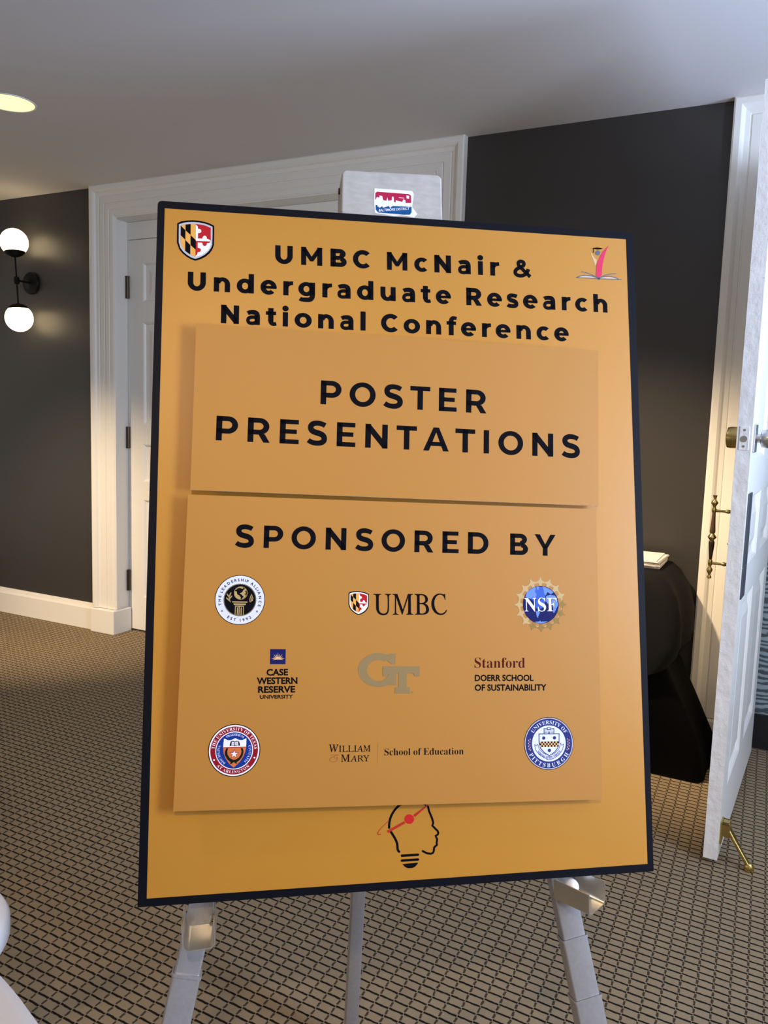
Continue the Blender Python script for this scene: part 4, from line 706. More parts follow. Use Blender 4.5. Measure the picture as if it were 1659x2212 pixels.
# ---- easel
ea = empty('easel', None, PM @ Matrix.Translation((-0.02, 0.05, -1.07)))
EI = Matrix.Translation((0.02, -0.05, 1.07))        # board frame -> easel frame
tag(ea, 'grey aluminium three-legged easel holding up the orange board', 'easel')
def to_easel(o):
    o.parent = ea; o.data.transform(EI); return o
def easel_leg(sgn, u_at, slope, joints):
    U = lambda v: u_at + slope * (v + 0.5264)
    yb = 0.037
    vf = FLOOR_V(yb)
    P = lambda v, dy=0.0: Vector((U(v), yb + dy, v))
    tops = [0.52] + joints + [vf + 0.012]
    first = None
    for i, (a, b) in enumerate(zip(tops, tops[1:])):
        w = 0.0365 + 0.0036 * i; t = 0.024 + 0.0036 * i
        bm = bmesh.new(); add_sweep(bm, rrect(w, t, 0.0035, 3), P(a), P(b - (0.05 if i < len(tops) - 2 else 0)), (1, 0, 0))
        o = to_easel(smooth_by_angle(link_bm('leg' if first is None else 'lower_tube', bm, M_alu, None)))
        if first is None: first = o
        else: o.parent = first
        if i > 0:
            bm = bmesh.new(); add_sweep(bm, rrect(w + 0.0022, t + 0.0022, 0.004, 3), P(a), P(a - 0.004), (1, 0, 0))
            c = to_easel(smooth_by_angle(link_bm('collar', bm, M_alu, None))); c.parent = first
    bm = bmesh.new(); add_sweep(bm, rrect(0.05, 0.036, 0.010, 4), P(vf + 0.03), P(vf + 0.002), (1, 0, 0))
    f = to_easel(smooth_by_angle(link_bm('rubber_foot', bm, M_baseblack, None))); f.parent = first
    return first
easel_leg(-1, -0.2985, 0.2067, [-0.615, -0.84])
easel_leg(1, 0.2448, -0.2020, [-0.604, -0.692, -0.86])
# rear leg, nearly upright
Pinv = PM.inverted()
ra, rb = Pinv @ Vector((-0.643, 1.262, 1.55)), Pinv @ Vector((-0.712, 1.320, 0.014))
bm = bmesh.new(); add_sweep(bm, rrect(0.0245, 0.020, 0.003, 3), ra, ra.lerp(rb, 0.62), (1, 0, 0))
rl = to_easel(smooth_by_angle(link_bm('leg', bm, M_alu, None)))
bm = bmesh.new(); add_sweep(bm, rrect(0.0262, 0.0217, 0.003, 3), ra.lerp(rb, 0.58), rb, (1, 0, 0))
o = to_easel(smooth_by_angle(link_bm('lower_tube', bm, M_alu, None))); o.parent = rl
bm = bmesh.new(); add_sweep(bm, rrect(0.034, 0.03, 0.008, 3), rb + (ra - rb).normalized() * 0.02, rb - (ra - rb).normalized() * 0.011, (1, 0, 0))
o = to_easel(smooth_by_angle(link_bm('rubber_foot', bm, M_baseblack, None))); o.parent = rl
# head housing with its sticker
M_head = with_bump(principled('scuffed_grey_enamel', (0.44, 0.415, 0.39, 1), 0.5), 42, 0.15, 0.001, 6, (1, 1, 2.5), 0.28)
bm = bmesh.new()
sec = [(-0.101, 0.455), (-0.099, 0.589), (-0.094, 0.5945), (0.058, 0.5985), (0.0645, 0.594), (0.0665, 0.455)]
f0 = [bm.verts.new((u, 0.026, v)) for u, v in sec]; f1 = [bm.verts.new((u * 0.98 - 0.001, 0.094, v)) for u, v in sec]
bm.faces.new(f0); bm.faces.new(f1[::-1])
for k in range(len(sec)): bm.faces.new((f0[k], f0[(k + 1) % len(sec)], f1[(k + 1) % len(sec)], f1[k]))
hd = to_easel(bevel(link_bm('head_housing', bm, M_head, None), 0.003, 3))
hd['label'] = 'scuffed grey head box with a torn sticker'
bm = bmesh.new()
for (u, v) in ((-0.0985, 0.572),):
    add_rod(bm, (u + 0.001, 0.055, v), (u - 0.003, 0.055, v), 0.005, 14)
o = to_easel(link_bm('rivet', bm, M_darkbrass, None)); o.parent = hd
# fold-out U channels the board stands in
def channel(name, M, w, h, L, t, r):
    """U section opening up, running along local -Y"""
    outer = [(-w / 2, h)] + [(-w / 2 + r - r * cos(a), r - r * sin(a)) for a in [k * pi / 12 for k in range(7)]] + [(w / 2 - r + r * sin(a), r - r * cos(a)) for a in [k * pi / 12 for k in range(7)]] + [(w / 2, h)]
    w2, r2 = w - 2 * t, r - t
    inner = [(-w2 / 2, h)] + [(-w2 / 2 + r2 - r2 * cos(a), t + r2 - r2 * sin(a)) for a in [k * pi / 12 for k in range(7)]] + [(w2 / 2 - r2 + r2 * sin(a), t + r2 - r2 * cos(a)) for a in [k * pi / 12 for k in range(7)]] + [(w2 / 2, h)]
    bm = bmesh.new()
    def row(P, y): return [bm.verts.new(M @ Vector((a, y, b))) for a, b in P]
    o0, o1, i0, i1 = row(outer, 0), row(outer, -L), row(inner, 0), row(inner, -L)
    n = len(outer)
    for k in range(n - 1):
        bm.faces.new((o0[k], o0[k + 1], o1[k + 1], o1[k])); bm.faces.new((i0[k + 1], i0[k], i1[k], i1[k + 1]))
        bm.faces.new((o0[k + 1], o0[k], i0[k], i0[k + 1])); bm.faces.new((o1[k], o1[k + 1], i1[k + 1], i1[k]))
    for k in (0, n - 1): bm.faces.new((o0[k], o1[k], i1[k], i0[k]))
    return to_easel(smooth_by_angle(link_bm(name, bm, M_nickel, None)))
ML = Matrix.Translation((-0.2975, 0.026, -0.550)) @ Matrix.Rotation(radians(-4), 4, 'Y') @ Matrix.Rotation(radians(8), 4, 'X')
channel('support_bracket', ML, 0.044, 0.036, 0.062, 0.0018, 0.009)
MR = Matrix.Translation((0.243, 0.026, -0.540)) @ Matrix.Rotation(radians(34), 4, 'Z') @ Matrix.Rotation(radians(-12), 4, 'Y') @ Matrix.Rotation(radians(8), 4, 'X')
rb_ = channel('support_bracket', MR, 0.046, 0.036, 0.060, 0.0018, 0.009)
bm = bmesh.new(); bmesh.ops.create_uvsphere(bm, u_segments=20, v_segments=12, radius=0.010, matrix=Matrix.Translation((0.249, 0.004, -0.520)) @ Matrix.Diagonal((1, 1.5, 1, 1)))
o = to_easel(link_bm('knob', bm, M_vinyl, None, True)); o.parent = rb_

# ------------------------------------------------------------------ lettering data
GLYPHS = {}
for line in GLYPH_TEXT.strip().split('\n'):
    key, rest = line[:2], line[2:]
    adv, cs = rest.split(':')
    GLYPHS[key] = (int(adv), [[tuple(int(t) for t in q.split(',')) for q in c.split()] for c in cs.split(';')])

def area(c): return 0.5 * sum(a[0] * b[1] - b[0] * a[1] for a, b in zip(c, c[1:] + c[:1]))
def grow(cs, d):
    if not d: return cs
    sg = 1 if area(max(cs, key=lambda c: abs(area(c)))) > 0 else -1
    out = []
    for c in cs:
        n = len(c); r = []
        for i in range(n):
            p, q, s = Vector(c[i - 1]), Vector(c[i]), Vector(c[(i + 1) % n])
            e1, e2 = (q - p), (s - q)
            if e1.length < 1e-6 or e2.length < 1e-6: r.append(c[i]); continue
            n1 = Vector((e1.y, -e1.x)).normalized() * sg; n2 = Vector((e2.y, -e2.x)).normalized() * sg
            m = n1 + n2
            if m.length < 0.3: m = n1
            m.normalize(); k = d / max(0.45, m.dot(n1))
            r.append((q.x + m.x * k, q.y + m.y * k))
        out.append(r)
    return out
def glyph(font, ch, bold=0, slant=0.0):
    adv, cs = GLYPHS[font + ch]
    if slant: cs = [[(x - slant * y, y) for x, y in c] for c in cs]
    return adv, grow(cs, bold)

# ---- geometric heavy sans drawn from strokes (cap height 700)
def R(x0, y0, x1, y1): return [(x0, y0), (x1, y0), (x1, y1), (x0, y1)]
def ell(cx, cy, rx, ry, a0, a1, n=28): return [(cx + rx * cos(radians(a0 + (a1 - a0) * k / n)), cy + ry * sin(radians(a0 + (a1 - a0) * k / n))) for k in range(n + 1)]
def band(cx, cy, rx, ry, tx, ty, a0, a1, n=28): return ell(cx, cy, rx, ry, a0, a1, n) + ell(cx, cy, rx - tx, ry - ty, a0, a1, n)[::-1]
def bez(p0, *segs, n=10):
    pts = [p0]; cur = p0
    for c1, c2, e in segs:
        for k in range(1, n + 1):
            t = k / n; m = 1 - t
            pts.append(tuple(cur[i] * m ** 3 + 3 * c1[i] * m * m * t + 3 * c2[i] * m * t * t + e[i] * t ** 3 for i in (0, 1)))
        cur = e
    return pts
def stroke(path, w, w1=None, taper=None):
    L, Rr = [], []
    n = len(path)
    for i, q in enumerate(path):
        a = Vector(path[max(0, i - 1)]); b = Vector(path[min(n - 1, i + 1)])
        d = (b - a).normalized(); nr = Vector((-d.y, d.x))
        hw = w / 2 if w1 is None else (w + (w1 - w) * i / (n - 1)) / 2
        if taper: hw *= taper(i / (n - 1))
        L.append((q[0] + nr.x * hw, q[1] + nr.y * hw)); Rr.append((q[0] - nr.x * hw, q[1] - nr.y * hw))
    out = Ribbon(L + Rr[::-1])
    out.quads = [[L[i], L[i + 1], Rr[i + 1], Rr[i]] for i in range(n - 1)]
    return out
class Ribbon(list): pass
def heavy(ch, t):
    """returns (left bearing, ink width, right bearing, list of polygons)"""
    h = t * 0.86
    S, O, Dg = 78, 42, 12
    if ch == 'U': W = 650; return S, W, S, [R(0, 300, t, 700), R(W - t, 300, W, 700), band(W / 2, 305, W / 2, 315, t, h, 180, 360)]
    if ch == 'M':
        W = 790; k = t * 0.80
        return S, W, S, [R(0, 0, t * .95, 700), R(W - t * .95, 0, W, 700), [(0, 700), (k, 700), (W / 2, 335), (W - k, 700), (W, 700), (W, 640), (W / 2 + 55, 150), (W / 2 - 55, 150), (0, 640)]]
    if ch == 'N':
        W = 655; k = t * 0.84
        return S, W, S, [R(0, 0, t, 700), R(W - t, 0, W, 700), [(0, 700), (k, 700), (W, 95), (W, 0), (W - k, 0), (0, 605)]]
    if ch == 'B':
        W = 610; g = 262
        return S, W, O, [R(0, 0, t, 700), R(0, 700 - h, 340, 700), R(0, 0, 370, h), R(0, 355 - h * .5, 360, 355 + h * .42),
                         band(340, 700 - 188, W - 375, 188, t, h, -90, 90), band(370, 197, W - 370, 197, t, h, -90, 90)]
    if ch == 'C': W = 660; return O, W, O, [band(375, 350, 375, 362, t, h, 44, 316, 40)]
    if ch == 'O': W = 765; return O, W, O, [band(W / 2, 350, W / 2, 362, t, h, 0, 180), band(W / 2, 350, W / 2, 362, t, h, 180, 360)]
    if ch == 'D': W = 690; return S, W, O, [R(0, 0, t, 700), R(0, 700 - h, 330, 700), R(0, 0, 330, h), band(330, 350, W - 330, 350, t, h, -90, 90)]
    if ch in 'PR':
        W = 600 if ch == 'P' else 625; b = 452 if ch == 'R' else 455
        ry = 248 if ch == 'P' else 240
        P = [R(0, 0, t, 700), R(0, 700 - h, 320, 700), R(0, 700 - 2 * ry, 320, 700 - 2 * ry + h), band(320, 700 - ry, 600 - 320, ry, t, h, -90, 90)]
        if ch == 'R': P.append([(W - t * 1.1, 0), (W, 0), (W - 150, 240), (W - 150 - t * 1.1, 240)])
        return S, W, 30, P
    if ch == 'E': W = 540; return S, W, O, [R(0, 0, t, 700), R(0, 700 - h * .92, 530, 700), R(0, 0, W, h * .92), R(0, 355 - h * .45, 480, 355 + h * .45)]
    if ch == 'T': W = 600; return 18, W, 18, [R(W / 2 - t / 2, 0, W / 2 + t / 2, 700), R(0, 700 - h * .95, W, 700)]
    if ch == 'I': return S, t, S, [R(0, 0, t, 700)]
    if ch == 'A':
        W = 765; k = t * 1.04
        return Dg, W, Dg, [[(0, 0), (k, 0), (W / 2, 555), (W / 2, 700), (W / 2 - t * .5, 700)], [(W, 0), (W - k, 0), (W / 2, 555), (W / 2, 700), (W / 2 + t * .5, 700)], R(150, 148, W - 150, 148 + h * .85)]
    if ch == 'Y':
        W = 720; k = t * 1.08
        return 0, W, 0, [R(W / 2 - t / 2, 0, W / 2 + t / 2, 290), [(0, 700), (k, 700), (W / 2 + t * .02, 365), (W / 2 + t / 2, 250), (W / 2 - t / 2, 250)], [(W, 700), (W - k, 700), (W / 2 - t * .02, 365), (W / 2 - t / 2, 250), (W / 2 + t / 2, 250)]]
    if ch in 'Ss':
        k = h * 0.5
        p = bez((515, 580), ((440, 625), (360, 712 - k), (290, 712 - k)), ((190, 712 - k), (k + 32, 600), (k + 32, 515)), ((k + 32, 410), (180, 385), (295, 357)), ((400, 332), (568 - k, 300), (568 - k, 190)), ((568 - k, 105), (410, k - 12), (290, k - 12)), ((205, k - 12), (115, 75), (42, 135)), n=8)
        P = stroke(p, h * 1.02, taper=lambda s: 1.0 + 0.16 * sin(pi * s) ** 2)
        if ch == 'S': return 22, 575, 36, [P]
        sx, sy = 0.80, 545 / 700
        p2 = [(x * sx, y * sy) for x, y in p]
        return 18, 460, 22, [stroke(p2, h * 0.92, taper=lambda s: 1.0 + 0.12 * sin(pi * s) ** 2)]
    X = 548; hl = h * 0.90; tl = t * 0.98
    if ch == 'a':
        W = 515
        top = bez((62, 430), ((120, 468), (180, X + 6 - hl / 2), (255, X + 6 - hl / 2)), ((370, X + 6 - hl / 2), (W - tl / 2, 440), (W - tl / 2, 320)))
        bowl = bez((W - tl / 2, 292), ((420, 292), (340, 292), (245, 290)), ((150, 290), (hl * .42 + 14, 250), (hl * .42 + 14, 168)), ((hl * .42 + 14, 90), (120, hl * .4 - 8), (215, hl * .4 - 8)), ((320, hl * .4 - 8), (400, 90), (W - tl / 2, 190)))
        return 35, W, 62, [R(W - tl, 0, W, 330), stroke(top, hl, tl), stroke(bowl, hl * .86)]
    if ch == 'c': return 34, 530, 25, [band(300, 272, 300, 284, tl, hl, 46, 314, 32)]
    if ch == 'e':
        return 34, 600, 34, [band(300, 272, 300, 284, tl, hl, -8, 180, 30), band(300, 272, 300, 284, tl, hl, 180, 316, 22), R(tl * .5, 222, 585, 222 + hl * .68)]
    if ch == 'o': return 34, 640, 34, [band(320, 272, 320, 284, tl, hl, 0, 180), band(320, 272, 320, 284, tl, hl, 180, 360)]
    if ch == 'd': W = 630; return 34, W, 62, [band(305, 272, 305, 284, tl, hl, 0, 180), band(305, 272, 305, 284, tl, hl, 180, 360), R(W - tl, 0, W, 742)]
    if ch == 'g':
        W = 630; tail = bez((W - tl / 2, 120), ((W - tl / 2, -70), (500, -205 + hl / 2), (305, -205 + hl / 2)), ((220, -205 + hl / 2), (120, -140), (58, -96)))
        return 34, W, 62, [band(305, 285, 305, 272, tl, hl, 0, 180), band(305, 285, 305, 272, tl, hl, 180, 360), R(W - tl, 60, W, X), stroke(tail, tl, hl)]
    if ch in 'nhu':
        W = 590; cx = W / 2 + tl * .10; rx = W - cx
        P = [R(0, 0, tl, 742 if ch == 'h' else X), R(W - tl, 0, W, 290), band(cx, 285, rx, X + 10 - 285, tl, hl, 0, 165, 24)]
        if ch == 'u': P = [[(W - x, X - y) for x, y in q] for q in P]
        return 66, W, 62, P
    if ch == 'r':
        return 66, 365, 14, [R(0, 0, tl, X), stroke(bez((tl * .5, 300), ((tl * .6, 430), (230, 482), (365, 482))), tl, hl * .92)]
    if ch == 'i': return 62, tl * 1.12, 62, [R(tl * .06, 0, tl * 1.06, X), ell(tl * .56, 690, tl * .60, tl * .56, 0, 360)]
    if ch == 'l': return 66, tl, 66, [R(0, 0, tl, 742)]
    if ch == 't':
        return 16, 400, 12, [R(85, 170, 85 + tl, 672), R(0, X - hl * .88, 375, X), stroke(bez((85 + tl / 2, 230), ((85 + tl / 2, 95), (230, 38), (385, 88))), tl, hl * .86)]
    if ch == 'f':
        return 16, 400, 0, [R(85, 0, 85 + tl, 540), R(0, X - hl * .88, 375, X), stroke(bez((85 + tl / 2, 500), ((85 + tl / 2, 660), (230, 720), (400, 672))), tl, hl * .86)]
    if ch == '&':
        w = h * .86
        a = bez((690, 35), ((560, 150), (400, 300), (255, 445)), ((190, 515), (190, 640), (335, 640)), ((460, 640), (480, 510), (380, 440)))
        b = bez((380, 440), ((320, 395), (80, 340), (80, 190)), ((80, 90), (190, 52), (295, 55)), ((450, 58), (590, 190), (618, 345)))
        return 26, 710, 20, [stroke(a, w), stroke(b, w)]
    raise KeyError(ch)

class Art:
    """flat printed artwork on a face of the board: polygons in (u, v) metres, stacked in thin ink layers"""
    def __init__(self, y, xf=None):
        self.y = y; self.xf = xf or (lambda x, y: (x, y)); self.bm = bmesh.new(); self.mats = []
    def mi(self, m):
        if m not in self.mats: self.mats.append(m)
        return self.mats.index(m)
    def fill(self, contours, mat, layer=0, xf=None):
        xf = xf or self.xf
        cs = [[xf(*p) for p in c] for c in contours]
        y = self.y - 0.0002 - layer * 0.00012
        flat = [q for c in cs for q in c]
        tris = tessellate_polygon([[Vector((q[0], q[1], 0)) for q in c] for c in cs])
        vs = [self.bm.verts.new((q[0], y, q[1])) for q in flat]
        k = self.mi(mat)
        for t in tris:
            p = [flat[i] for i in t]
            ar = (p[1][0] - p[0][0]) * (p[2][1] - p[0][1]) - (p[2][0] - p[0][0]) * (p[1][1] - p[0][1])
            if abs(ar) < 1e-13: continue
            try: f = self.bm.faces.new([vs[i] for i in (t if ar > 0 else t[::-1])])
            except ValueError: continue
            f.material_index = k
    def poly(self, pts, mat, layer=0, xf=None):
        for q in getattr(pts, 'quads', [pts]): self.fill([q], mat, layer, xf)
    def disc(self, cx, cy, r, mat, layer=0, ry=None): self.poly(ell(cx, cy, r, ry or r, 0, 360, 64)[:-1], mat, layer)
    def line(self, pts, w, mat, layer=0, round_=True, w1=None):
        self.poly(stroke(pts, w, w1), mat, layer)
        if round_: self.disc(pts[0][0], pts[0][1], w / 2, mat, layer); self.disc(pts[-1][0], pts[-1][1], (w1 or w) / 2, mat, layer)
    def heavy_text(self, s, t, u0, u1, v0, v1, cap, mat, layer=0, space=0.30, word=None):
        """lettering whose ink runs from u0 to u1; baseline v0 at u0 and v1 at u1"""
        k = cap / 700; items = []; x = 0; words = []
        seq = [heavy(c, t) if c != ' ' else None for c in s]
        nat = sum((a[0] + a[1] + a[2]) if a else space * 700 for a in seq) - seq[0][0] - seq[-1][2]
        ls = ((u1 - u0) / k - nat) / (len(s) - 1)
        x = -seq[0][0]; wi = 0
        for a in seq:
            if a is None: x += space * 700 + ls; wi += 1; continue
            if word is not None and wi != word: x += a[0] + a[1] + a[2] + ls; continue
            for P in a[3]:
                def xf(px, py, x=x, lb=a[0]):
                    uu = u0 + (x + lb + px) * k; f = (uu - u0) / (u1 - u0)
                    return (uu - (v1 - v0) / (u1 - u0) * py * k, v0 + (v1 - v0) * f + py * k)
                self.poly(P, mat, layer, xf)
            x += a[0] + a[1] + a[2] + ls
    def text(self, font, s, x0, x1, base, cap, mat, layer=0, bold=0, slant=0.0, caph=None, base1=None, small=None):
        """one line of type between x0 and x1 in this artwork's own units (y grows upward if cap > 0, else downward)"""
        caph = caph or {'s': 690, 'b': 668, 'i': 692}[font]
        seq = []; x = 0
        for c in s:
            sc = 1.0
            if c == ' ': x += 260; continue
            if small and c.islower(): sc = small; c = c.upper()
            adv, cs = glyph(font, c, bold, slant); xs = [p[0] for q in cs for p in q]
            seq.append((x, cs, min(xs) * sc, max(xs) * sc, sc)); x += adv * sc
        a = seq[0][0] + seq[0][2]; b = seq[-1][0] + seq[-1][3]; kx = (x1 - x0) / (b - a); ky = cap / caph
        base1 = base if base1 is None else base1
        for gx, cs, _, _, sc in seq:
            def xf(px, py, gx=gx, sc=sc):
                X = x0 + (gx + px * sc - a) * kx
                return self.xf(X, base + (base1 - base) * (X - x0) / (x1 - x0) + py * sc * ky)
            self.fill(cs, mat, layer, xf)
    def arc_text(self, font, s, r, a0, a1, cap, mat, layer=0, bold=0, inward=False, squeeze=1.0, caph=None):
        """type set round the origin from angle a0 to a1 (degrees); inward = upright along the bottom"""
        caph = caph or {'s': 690, 'b': 668, 'i': 692}[font]; k = cap / caph
        adv = [260 if c == ' ' else GLYPHS[font + c][0] for c in s]; tot = sum(adv)
        pos = 0
        for c, w in zip(s, adv):
            f = (pos + w / 2) / tot; pos += w
            if c == ' ': continue
            an = radians(a0 + (a1 - a0) * f); _, cs = glyph(font, c, bold)
            def xf(px, py, an=an, w=w):
                lx = (px - w / 2) * k * squeeze
                if inward:
                    rr = r - py * k
                    return self.xf(rr * cos(an) - lx * sin(an), rr * sin(an) + lx * cos(an))
                rr = r + py * k
                return self.xf(rr * cos(an) + lx * sin(an), rr * sin(an) - lx * cos(an))
            self.fill(cs, mat, layer, xf)
    def build(self, name, parent, label=None):
        o = link_bm(name, self.bm, self.mats, parent, recalc=False)
        if label: o['label'] = label
        return o

def aff(M): return lambda x, y: ((M[0][0] * x + M[0][1] * y + M[0][2]) / 1000, (M[1][0] * x + M[1][1] * y + M[1][2]) / 1000)
def round_xf(cu, cv, rad, rot=-1.2):
    c, s = cos(radians(rot)), sin(radians(rot))
    return lambda x, y: ((cu + rad * (x * c - y * s)) / 1000, (cv + rad * (x * s + y * c)) / 1000)

def printed_words(name, parent, y, s, *args, **kw):
    for k in range(len(s.split(' '))):
        A = Art(y); A.heavy_text(s, *args, word=k, **kw)
        o = A.build(name, parent); o.data.transform(Matrix.Translation((0, 0, 0.508)))

# ---- inks
ink = lambda n, c, r=0.42: principled('ink_' + n, c, r, 0, 0.12)
K_orange = principled('printed_orange', (0.475, 0.212, 0.021, 1), 0.40, 0, 0.5)
K_panel = principled('printed_orange_panel', (0.430, 0.194, 0.031, 1), 0.48, 0, 0.4)
K_black = principled('ink_black', (0.0035, 0.0035, 0.006, 1), 0.6, 0, 0.04)
K_border = principled('ink_border_black', (0.0035, 0.004, 0.008, 1), 0.5, 0, 0.10)
K_red = ink('red', srgb(178, 30, 38)); K_white = ink('white', srgb(236, 236, 250)); K_silver = ink('silver', srgb(186, 186, 198))
K_gold = ink('gold', srgb(226, 168, 84)); K_pink = ink('crimson', srgb(204, 56, 92)); K_slate = ink('slate', srgb(98, 100, 116)); K_pale = ink('pale_page', srgb(208, 178, 150))
K_bulbred = ink('bulb_red', srgb(196, 40, 40)); K_brick = ink('brick', srgb(180, 48, 36)); K_navy = ink('navy', srgb(22, 26, 88)); K_royal = ink('royal', srgb(40, 60, 160))
K_sky = ink('sky', srgb(104, 138, 216)); K_gear = ink('gear', srgb(190, 164, 118)); K_gearlo = ink('gear_dark', srgb(148, 118, 66)); K_gt = ink('old_gold_grey', srgb(142, 121, 84))
K_maroon = ink('maroon', srgb(140, 22, 38)); K_terra = ink('terracotta', srgb(206, 112, 66)); K_green = ink('dark_green', srgb(14, 30, 22)); K_blue = ink('seal_blue', srgb(20, 52, 140))
K_cardinal = ink('cardinal', srgb(74, 10, 14)); K_sealnavy = ink('seal_navy', srgb(44, 52, 118)); K_lav = ink('lavender_white', srgb(216, 222, 252)); K_bronze = ink('bronze', srgb(178, 154, 104)); K_faint = ink('faint_tan', srgb(160, 104, 50))
K_tan = ink('tan', srgb(222, 182, 136)); K_mid = ink('mid_blue', srgb(60, 96, 190)); K_rim = ink('grey_rim', srgb(120, 112, 90)); K_ghost = ink('ghost_grey', srgb(206, 172, 140))

# ---- the board
pb = empty('poster_board', None, PM @ Matrix.Translation((0, 0, -0.508)))
tag(pb, 'large orange conference sign with a black border standing on the easel', 'sign')
PT = Matrix.Translation((0, 0, 0.508))
QUAD = [(-0.3795, 0.5075), (0.3822, 0.5111), (0.3799, -0.5052), (-0.3832, -0.5102)]
INNER = [(-0.3691, 0.4963), (0.3688, 0.4991), (0.3705, -0.4937), (-0.3712, -0.4993)]
def rounded(quad, rads, n=5):
    out = []
    for i, (p, r) in enumerate(zip(quad, rads)):
        if r <= 0: out.append(p); continue
        P = Vector(p); a = (Vector(quad[i - 1]) - P).normalized() * r; b = (Vector(quad[(i + 1) % len(quad)]) - P).normalized() * r
        for k in range(n + 1):
            t = k / n; q = (P + a) * (1 - t) ** 2 + P * 2 * t * (1 - t) + (P + b) * t * t; out.append((q.x, q.y))
    return out
def slab(name, outline, y0, y1, mat_face, mat_edge, parent, yoff=None):
    bm = bmesh.new()
    g = yoff or (lambda u, v: 0)
    f0 = [bm.verts.new((u, y0 + g(u, v), v)) for u, v in outline]; f1 = [bm.verts.new((u, y1 + g(u, v), v)) for u, v in outline]
    bm.faces.new(f0); k = bm.faces.new(f1[::-1]); k.material_index = 1
    for i in range(len(outline)):
        f = bm.faces.new((f0[i], f1[i], f1[(i + 1) % len(outline)], f0[(i + 1) % len(outline)])); f.material_index = 1
    o = link_bm(name, bm, [mat_face, mat_edge], parent)
    o.data.transform(PT); return o
def place(o): o.data.transform(PT); return o
board_outline = rounded(QUAD, [0.007, 0.002, 0.002, 0.001])
board = slab('backing_board', board_outline, 0.0, 0.0048, K_orange, M_foam, pb)
A = Art(0.0); A.fill([board_outline, INNER], K_border, 0); place(A.build('border', pb))
printed_words('title_lettering', pb, 0.0, 'UMBC McNair &', 198, -0.2039, 0.2034, 0.4214, 0.4235, 0.0287, K_black)
printed_words('title_lettering', pb, 0.0, 'Undergraduate Research', 198, -0.3332, 0.3328, 0.3717, 0.3727, 0.0285, K_black)
printed_words('title_lettering', pb, 0.0, 'National Conference', 198, -0.2837, 0.2651, 0.3235, 0.3215, 0.0285, K_black)

def crest(A, tr, small=False):
    T = lambda pts: [tr(*p) for p in pts]
    A.poly(T([(195, 335), (330, 270), (500, 245), (700, 237), (900, 250), (1100, 290), (1250, 340), (1400, 415), (1400, 700), (1392, 1050), (1340, 1190), (1250, 1315), (1120, 1425), (950, 1510), (785, 1555), (650, 1510), (500, 1425), (370, 1315), (260, 1180), (185, 960), (187, 700)]), K_black, 0)
    A.poly(T([(250, 370), (400, 320), (560, 300), (720, 297), (900, 308), (1100, 350), (1230, 395), (1345, 450), (1345, 700), (1335, 1040), (1290, 1150), (1200, 1270), (1080, 1370), (930, 1450), (785, 1497), (650, 1450), (520, 1370), (400, 1270), (300, 1140), (245, 960), (245, 700)]), K_white if small else K_silver, 1)
    A.poly(T([(310, 410), (450, 375), (560, 362), (700, 358), (797, 360), (797, 1430), (690, 1400), (560, 1320), (430, 1215), (340, 1080), (305, 960)]), K_gold, 2)
    for q in ([(310, 415), (462, 570), (460, 880), (308, 730)], [(465, 380), (632, 362), (630, 722), (465, 570)], [(455, 880), (622, 1050), (620, 1360), (455, 1240)], [(628, 725), (800, 890), (800, 1205), (628, 1047)]): A.poly(T(q), K_black, 3)
    A.poly(T([(797, 362), (950, 378), (1130, 420), (1287, 490), (1287, 905), (797, 895)]), K_red, 2)
    A.poly(T([(797, 905), (1287, 915), (1282, 1040), (1235, 1170), (1130, 1280), (990, 1370), (787, 1432)]), K_white, 2)
    A.poly(T([(797, 395), (840, 410), (862, 445), (872, 525), (910, 522), (960, 545), (983, 595), (960, 645), (910, 662), (870, 662), (868, 835), (1015, 838), (1022, 790), (1050, 755), (1087, 740), (1125, 752), (1153, 790), (1162, 850), (1210, 858), (1255, 880), (1285, 917), (797, 905)]), K_white, 3)
    A.poly(T([(797, 915), (1280, 932), (1255, 970), (1220, 985), (1165, 985), (1152, 1040), (1125, 1075), (1090, 1085), (1055, 1075), (1025, 1040), (1010, 975), (862, 965), (862, 1140), (910, 1145), (950, 1170), (968, 1215), (950, 1260), (910, 1280), (862, 1282), (850, 1340), (820, 1380), (790, 1390)]), K_red, 3)
A = Art(0.0, aff([[0.0451, 0.0008, -359.4159], [0.0031, -0.0479, 489.7952]]))
crest(A, lambda x, y: (x, y)); place(A.build('crest', pb, 'shield crest in black, gold, red and white'))

A = Art(0.0, aff([[0.0679, -0.0019, 270.3831], [0.0044, -0.0662, 497.835]]))
A.poly([(545, 400), (585, 470), (640, 560), (700, 615), (690, 680), (660, 760), (640, 690), (600, 580), (560, 490)], K_ghost, 0)
A.poly([(185, 1062), (300, 1015), (430, 1005), (560, 1022), (680, 1055), (745, 1090), (830, 1045), (930, 1035), (1080, 1045), (1200, 1075), (1330, 1115), (740, 1095)], K_pale, 0)
A.line([(185, 1062), (460, 1072), (740, 1090), (1000, 1100), (1325, 1115)], 20, K_slate, 1)
A.line(bez((190, 1058), ((330, 985), (520, 985), (745, 1080))), 26, K_slate, 1); A.line(bez((312, 912), ((440, 930), (560, 970), (700, 1060))), 18, K_slate, 1)
A.line(bez((750, 1080), ((900, 1010), (1120, 1020), (1250, 1105))), 24, K_slate, 1); A.line(bez((800, 1050), ((930, 985), (1050, 965), (1185, 962))), 18, K_slate, 1)
A.disc(750, 1088, 34, K_slate, 1)
A.poly([(675, 1010), (680, 900), (690, 780), (720, 660), (770, 540), (850, 400), (930, 310), (1015, 235), (960, 330), (920, 440), (880, 580), (850, 720), (835, 860), (825, 990), (790, 1040), (745, 1062), (705, 1042)], K_pink, 2)
A.disc(722, 430, 62, K_slate, 2)
